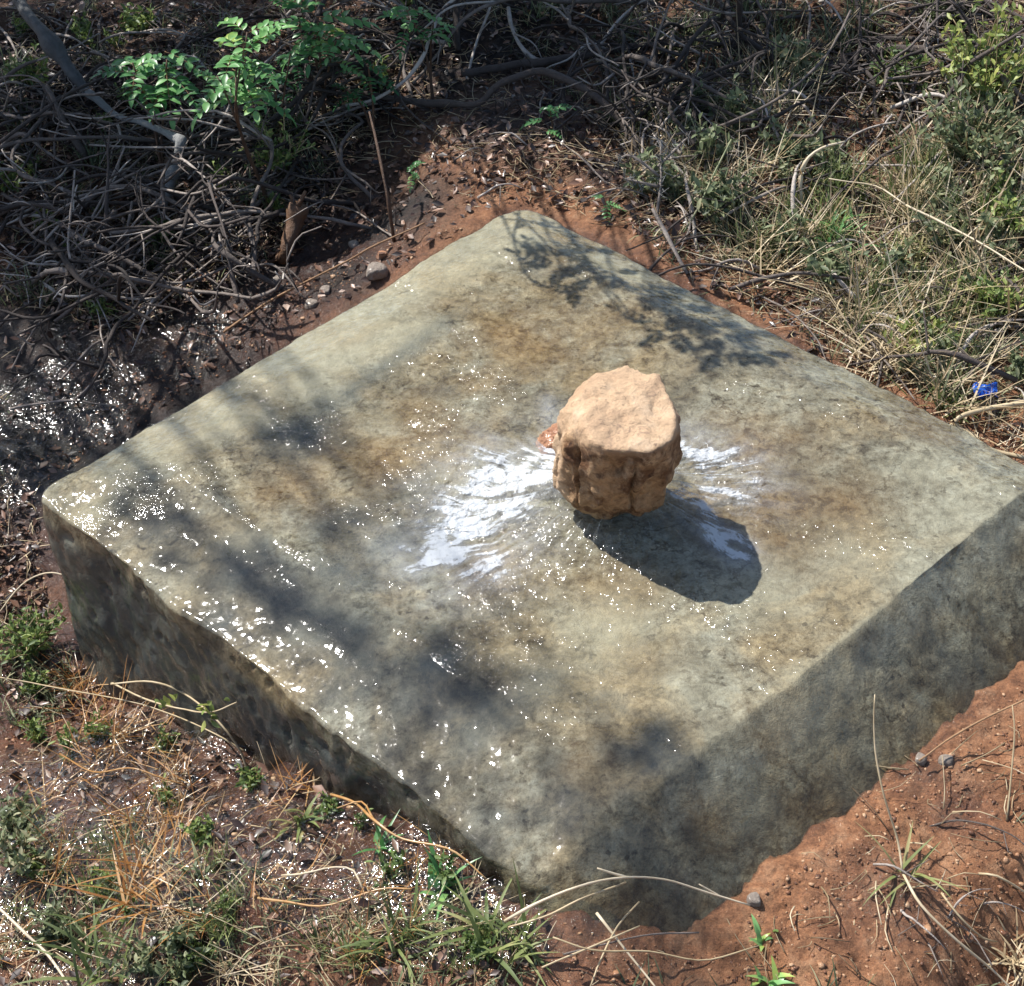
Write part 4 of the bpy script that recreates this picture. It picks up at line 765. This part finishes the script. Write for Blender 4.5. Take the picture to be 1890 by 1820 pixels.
def brush_mesh(seed):
    rng = np.random.RandomState(seed); mb = MB(); L = rng.uniform(.25, .5); P = [(-L/2,0,.0),(-L/5,rng.uniform(-.05,.05),rng.uniform(.03,.09)),(L/5,rng.uniform(-.05,.05),rng.uniform(.03,.10)),(L/2,rng.uniform(-.06,.06),rng.uniform(.01,.08))]
    def grow(p, d, L, r_, depth):
        mid = p+d*L*.5+rng.normal(size=3)*L*.10; end = p+d*L+rng.normal(size=3)*L*.14; end[2] = abs(end[2])
        Q = tube(mb, [p, mid, end], r_, r_*.55, 5, max(6, int(L/.014)), .004, rng.uniform(.2, .9), rng, 2)
        if depth:
            for _ in range(rng.randint(2, 5)):
                q = Q[rng.randint(2, len(Q))]; e = unit(d+rng.normal(size=3)*np.array([.9,.9,.45])); grow(q, e, L*rng.uniform(.3,.6), r_*.55, depth-1)
    Q = tube(mb, P, rng.uniform(.0035,.006), .0018, 6, None, .008, .5, rng, 4)
    for k in range(rng.randint(4, 8)):
        q = Q[rng.randint(2, len(Q)-2)]; e = unit(rng.normal(size=3)*np.array([1,1,.5])+np.array([.5,0,.1])); grow(q, e, rng.uniform(.07,.18), .0022, 1)
    return mb
protos = {}
for kind, mm, cnt in (('green', M_GRN, 7), ('straw', M_DRY, 7), ('weed', M_WEED, 5), ('twig', M_TWG, 12)):
    protos[kind] = []
    for i in range(cnt):
        mb = proto_mesh(kind, 100+i+len(kind)*13); me = bpy.data.meshes.new(kind); me.from_pydata(np.concatenate(mb.v).tolist(), [], mb.f); a = me.attributes.new('tone', 'FLOAT', 'POINT'); a.data.foreach_set('value', np.concatenate(mb.a).astype(np.float32))
        me.polygons.foreach_set('use_smooth', [True]*len(me.polygons)); me.materials.append(mm); protos[kind].append(me)
protos['brush'] = []
for i in range(9):
    mb = brush_mesh(500+i); me = bpy.data.meshes.new('brush'); me.from_pydata(np.concatenate(mb.v).tolist(), [], mb.f); a = me.attributes.new('tone', 'FLOAT', 'POINT'); a.data.foreach_set('value', np.concatenate(mb.a).astype(np.float32))
    me.polygons.foreach_set('use_smooth', [True]*len(me.polygons)); me.materials.append(M_TWG); protos['brush'].append(me)
protos['dbrush'] = [recolor(m_, M_BRK) for m_ in protos['brush']]; protos['pbrush'] = [recolor(m_, M_DRY) for m_ in protos['brush']]
protos['grey'] = [recolor(m_, M_DGR) for m_ in protos['green']]; protos['orange'] = [recolor(m_, M_ORG) for m_ in protos['straw']]; protos['dark'] = [recolor(m_, M_BRK) for m_ in protos['twig']]; protos['gweed'] = [recolor(m_, M_DGR) for m_ in protos['weed']]
def inpoly(u, v, poly):
    c_ = False; j = len(poly)-1
    for i in range(len(poly)):
        if (poly[i][1] > v) != (poly[j][1] > v) and u < (poly[j][0]-poly[i][0])*(v-poly[i][1])/(poly[j][1]-poly[i][1])+poly[i][0]: c_ = not c_
        j = i
    return c_
SLABPX = [(60,905),(102,1203),(180,1265),(320,1333),(452,1404),(563,1436),(680,1504),(779,1534),(880,1616),(945,1668),(1010,1692),(1150,1738),(1240,1748),(1322,1755),(1384,1692),(1434,1617),(1562,1493),(1702,1393),(1802,1313),(1890,1243),(1960,1200),(1960,880),(1400,590),(1060,400),(930,375)]
def scatter(kind, name, poly, cnt, smin, smax, label, cat, group, seed, slope=.5, gap=.0, clump=None):
    rng = np.random.RandomState(seed); us = [p[0] for p in poly]; vs = [p[1] for p in poly]; k = 0; placed = []; tries = 0
    while k < cnt and tries < cnt*40:
        tries += 1; u, v = rng.uniform(min(us), max(us)), rng.uniform(min(vs), max(vs))
        if not inpoly(u, v, poly) or inpoly(u, v, SLABPX): continue
        if any((u-a)**2+(v-b_)**2 < gap**2 for a, b_ in placed): continue
        p = at(u, v)
        if near_slab(np.array([p[0]]), np.array([p[1]]))[0] > -.012: continue
        if abs(u-1822) < 55 and -50 < v-722 < 75: continue
        if kind in ('brush', 'dbrush') and ((u < 360 and v < 120) or (120 < u < 400 and 120 < v < 420) or (380 < u < 560 and v < 300)): continue
        if clump is not None and float(fbm(np.array([p[0]*5.]), np.array([p[1]*5.]), 0, 2, 400)[0]) < clump: tries += 0; continue
        placed.append((u, v)); k += 1
        me = protos[kind][rng.randint(len(protos[kind]))]; o = bpy.data.objects.new(name, me); COL.objects.link(o); o.location = p
        o.rotation_euler = (rng.uniform(-.25, .25)*slope, rng.uniform(-.25, .25)*slope, rng.uniform(0, 6.28)); s = rng.uniform(smin, smax); o.scale = (s, s, s)
        tag(o, label, cat, group)
RIGHT = [(1180,250),(1400,120),(1880,100),(1880,820),(1760,740),(1540,680),(1300,540),(1150,400)]
RIGHT2 = [(1450,330),(1880,250),(1880,820),(1660,730),(1540,680),(1380,560)]
TOPR = [(900,10),(1880,10),(1880,200),(1400,220),(1200,300),(950,120)]
TOPL = [(10,10),(880,10),(700,220),(560,460),(250,620),(10,560)]
LEFTM = [(10,560),(260,620),(60,880),(10,880)]
BL = [(10,1120),(100,1203),(450,1405),(800,1545),(1010,1695),(1000,1812),(10,1812)]
BL2 = [(10,1480),(300,1560),(1000,1740),(1000,1812),(10,1812)]
BR = [(1330,1812),(1500,1640),(1700,1450),(1885,1330),(1885,1812)]
scatter('grey', 'grass_tuft', RIGHT, 50, .6, 1.15, 'grey-green grass tuft in the thicket right of the slab', 'grass', 'grey-green grass tufts right of the slab', 1, clump=-.05)
scatter('green', 'grass_tuft', RIGHT2, 46, .7, 1.3, 'fresh green grass tuft in the thicket right of the slab', 'grass', 'fresh green grass tufts right of the slab', 2, clump=-.05)
scatter('straw', 'straw_tuft', RIGHT, 62, .8, 1.5, 'dry tan straw tuft in the thicket right of the slab', 'straw', 'dry straw tufts right of the slab', 3, clump=-.05)
scatter('straw', 'straw_tuft', [(1500,420),(1880,380),(1880,830),(1760,780),(1560,690)], 26, 1.0, 1.9, 'long bleached straw tuft at the lower right of the thicket', 'straw', 'long bleached straw tufts', 33)
scatter('gweed', 'leafy_weed', RIGHT, 40, .8, 1.5, 'small grey-green leafy weed in the thicket right of the slab', 'weed', 'leafy weeds right of the slab', 4, clump=-.05)
scatter('twig', 'twig', RIGHT, 56, .8, 1.5, 'thin grey fallen twig among the grass right of the slab', 'twig', 'fallen twigs right of the slab', 5)
scatter('dark', 'twig', RIGHT, 30, .9, 1.8, 'dark crooked fallen twig in the thicket right of the slab', 'twig', 'dark twigs right of the slab', 55)
scatter('grey', 'grass_tuft', TOPR, 34, .7, 1.3, 'grey-green grass tuft in litter along the top edge', 'grass', 'grass tufts along the top edge', 6)
scatter('dark', 'twig', TOPR, 26, .8, 1.5, 'dark fallen twig in litter along the top edge', 'twig', 'dark twigs along the top edge', 7)
scatter('twig', 'twig', TOPR, 34, .7, 1.3, 'pale fallen twig in litter along the top edge', 'twig', 'pale twigs along the top edge', 8)
scatter('twig', 'twig', TOPL, 80, .6, 1.3, 'thin pale fallen twig in the shaded litter behind the slab', 'twig', 'pale twigs in the shaded litter', 9)
scatter('dark', 'twig', TOPL, 44, .8, 1.6, 'dark fallen twig in the shaded litter behind the slab', 'twig', 'dark twigs in the shaded litter', 10)
scatter('grey', 'grass_tuft', TOPL, 34, .5, 1.1, 'thin grass tuft in the shaded litter behind the slab', 'grass', 'grass tufts in the shaded litter', 11)
scatter('weed', 'leafy_weed', TOPL, 18, .6, 1.1, 'small leafy weed in the shaded litter behind the slab', 'weed', 'leafy weeds in the shaded litter', 12)
scatter('twig', 'twig', LEFTM, 9, .6, 1.0, 'thin twig by the wet hollow left of the slab', 'twig', 'twigs by the wet hollow', 13)
scatter('orange', 'straw_tuft', BL, 26, .5, .9, 'wet orange straw tuft on the soil in front of the slab', 'straw', 'wet orange straw tufts in front', 14)
scatter('straw', 'straw_tuft', BL2, 14, .5, .9, 'dull tan straw tuft on the soil in front of the slab', 'straw', 'tan straw tufts in front', 15)
scatter('green', 'grass_tuft', BL2, 20, .4, .75, 'small green grass tuft on the wet soil in front of the slab', 'grass', 'green grass tufts in front', 16)
scatter('weed', 'leafy_weed', BL, 20, .4, .8, 'small green leafy weed on the wet soil in front of the slab', 'weed', 'leafy weeds in front', 17)
scatter('gweed', 'leafy_weed', [(10,1500),(200,1560),(500,1812),(10,1812)], 9, .6, 1.0, 'dull grey leafy weed in the lower left corner', 'weed', 'grey weeds in the lower left corner', 18)
scatter('twig', 'twig', BR, 7, .4, .8, 'thin pale twig on the orange soil right of the slab front', 'twig', 'twigs on the orange soil', 19)

# ------------------------------------------------------------------ uncountable cover
def cover(name, label, polys, m, seed, fn):
    rng = np.random.RandomState(seed); mb = MB()
    for poly, cnt in polys:
        us = [p[0] for p in poly]; vs = [p[1] for p in poly]; U = rng.uniform(min(us), max(us), cnt*2); V = rng.uniform(min(vs), max(vs), cnt*2)
        z = np.full(len(U), .15); D = np.stack([RM @ np.array([(u-945)/FPX, -(v-910)/FPX, -1.0]) for u, v in zip(U, V)])
        for _ in range(10): t = (z-CAM[2])/D[:,2]; P = CAM+D*t[:,None]; z = .4*z+.6*g_z(P[:,0], P[:,1])
        ns = near_slab(P[:,0], P[:,1]); k = 0
        for i in range(len(U)):
            if k >= cnt: break
            if inpoly(U[i], V[i], poly) and ns[i] < -.012 and not inpoly(U[i], V[i], SLABPX): fn(mb, P[i], rng); k += 1
    o = mb.build(name, m); tag(o, label, kind='stuff'); return o
def f_leaf(mb, p, rng):
    L = rng.uniform(.006, .022); leaf(mb, p+np.array([0,0,rng.uniform(.001,.010)]), rng.normal(size=3)*np.array([1,1,.3]), rng.normal(size=3)*np.array([.5,.5,.3])+np.array([0,0,1]), L, L*rng.uniform(.3,.7), rng.uniform(0, 1)**1.5, rng.uniform(-.6,.6), 2)
def f_stick(mb, p, rng):
    a = rng.uniform(0, 6.28); L = rng.uniform(.015, .07); d = np.array([math.cos(a), math.sin(a), rng.uniform(-.1,.35)]); q = p+np.array([0,0,.006]); r_ = rng.uniform(.0005,.0012)
    tube(mb, [q, q+d*L*.5+rng.normal(size=3)*.004, q+d*L], r_, r_*.6, 3, 5, 0, rng.uniform(0, 1), rng)
def f_grass(mb, p, rng):
    for _ in range(3): blade(mb, p+np.r_[rng.normal(size=2)*.006, -.003], rng.uniform(0,6.28), rng.uniform(.1,1.2), rng.uniform(.015,.05), rng.uniform(.0012,.0028), rng.uniform(0,1.3), rng.uniform(0,1), 4)
ICV, ICF = ico(1)
def f_clod(mb, p, rng):
    s = rng.uniform(.0009, .0018)*(1+rng.exponential(.45))*rng.uniform(.55, 1.4, 3)*np.array([1,1,.6]); mb.add(ICV*s*rng.uniform(.5,1.4,(len(ICV),1))+p+np.array([0,0,-s[2]*.1]), ICF, rng.uniform(0,1))
CL = [(1040,1690),(1320,1740),(1430,1600),(1890,1235),(1890,1420),(1700,1520),(1500,1690),(1400,1812),(1050,1812)]
ALLTOP = [(-60,-60),(1950,-60),(1950,880),(1560,640),(1100,420),(930,380),(500,620),(60,900),(-60,900)]
OUTR = [(1890,-300),(2500,-300),(2500,1000),(1890,820)]
OUTL = [(-600,-300),(0,-300),(0,1900),(-600,1900)]
OUTB = [(-200,1825),(1000,1825),(1000,2200),(-200,2200)]
OUTC = [(1000,1825),(1890,1825),(1890,1400),(2500,1000),(2500,2200),(1000,2200)]
OUTT = [(-300,-450),(2200,-450),(2200,-5),(-300,-5)]
MID = [(850,230),(1000,130),(1280,220),(1300,500),(1060,385),(930,375),(860,400)]
scatter('brush', 'dead_branch', TOPL, 22, .8, 1.4, 'grey forked dead branch tangled in the shaded brush at the upper left', 'branch', 'grey dead branches at the upper left', 71)
scatter('dbrush', 'dead_branch', TOPL, 14, .9, 1.6, 'black forked dead branch tangled in the shaded brush at the upper left', 'branch', 'black dead branches at the upper left', 72)
scatter('dbrush', 'dead_branch', TOPR, 16, .8, 1.5, 'black forked dead branch lying along the top edge', 'branch', 'black dead branches along the top edge', 73)
scatter('brush', 'dead_branch', TOPR, 12, .7, 1.3, 'grey forked dead branch lying along the top edge', 'branch', 'grey dead branches along the top edge', 74)
#scatter('pbrush', 'dead_branch', RIGHT2, 16, .5, 1.1, 'bleached straw-coloured forked branch in the thicket at the right', 'branch', 'bleached branches in the right thicket', 75)
scatter('twig', 'twig', MID, 12, .4, .9, 'thin twig on the shaded bare soil behind the far corner of the slab', 'twig', 'twigs on the bare soil behind the slab', 76)
cover('leaf_litter', 'brown and grey fallen leaves and bark flakes covering the soil', [(TOPL, 9000), ([(600,-40),(1950,-40),(1950,240),(1200,300),(600,300)], 4500), (RIGHT, 3000), (OUTR, 1800), (OUTL, 2600), (OUTB, 900), (OUTC, 500), (OUTT, 2600), (MID, 900), ([(150,500),(800,400),(900,300),(600,300)], 900), (LEFTM, 200), ([(60,880),(300,620),(850,390),(950,380),(500,640),(100,900)], 900), (BL, 1000), ([(-40,860),(66,905),(108,1200),(-40,1180)], 420)], M_LIT, 1, f_leaf)
cover('dry_litter', 'broken straw bits and tiny sticks strewn over the soil', [(TOPL, 2000), ([(600,-40),(1950,-40),(1950,240),(1200,300),(600,300)], 1600), (RIGHT, 1500), (OUTR, 900), (OUTL, 900), (OUTB, 400), (OUTC, 250), (OUTT, 900), (BL, 380), (BR, 60), ([(-40,860),(66,905),(108,1200),(-40,1180)], 90), (CL, 25), ([(800,380),(1000,240),(1200,300),(1260,460),(1060,400)], 160)], M_DRY, 2, f_stick)
cover('grass', 'short sparse grass blades between the tufts', [(RIGHT, 700), (TOPR, 500), (OUTR, 1500), (OUTL, 800), (OUTB, 700), (OUTC, 250), (OUTT, 900), (TOPL, 300), (BL2, 260), ([(10,1120),(160,1260),(100,1340),(10,1340)], 120)], M_DGR, 3, f_grass)
cover('soil_crumbs', 'loose crumbs of red soil along the slab foot and on the ground', [(CL, 1400), ([(-40,860),(66,905),(108,1200),(-40,1180)], 700), (BL, 5200), (BR, 700), ([(850,380),(950,230),(1200,260),(1300,480),(1100,400)], 1200), (RIGHT, 1500), ([(60,900),(300,620),(850,390),(950,380),(500,640),(100,900)], 1800), ([(150,640),(700,380),(800,420),(60,900),(10,850)], 1500)], M_CLOD, 4, f_clod)
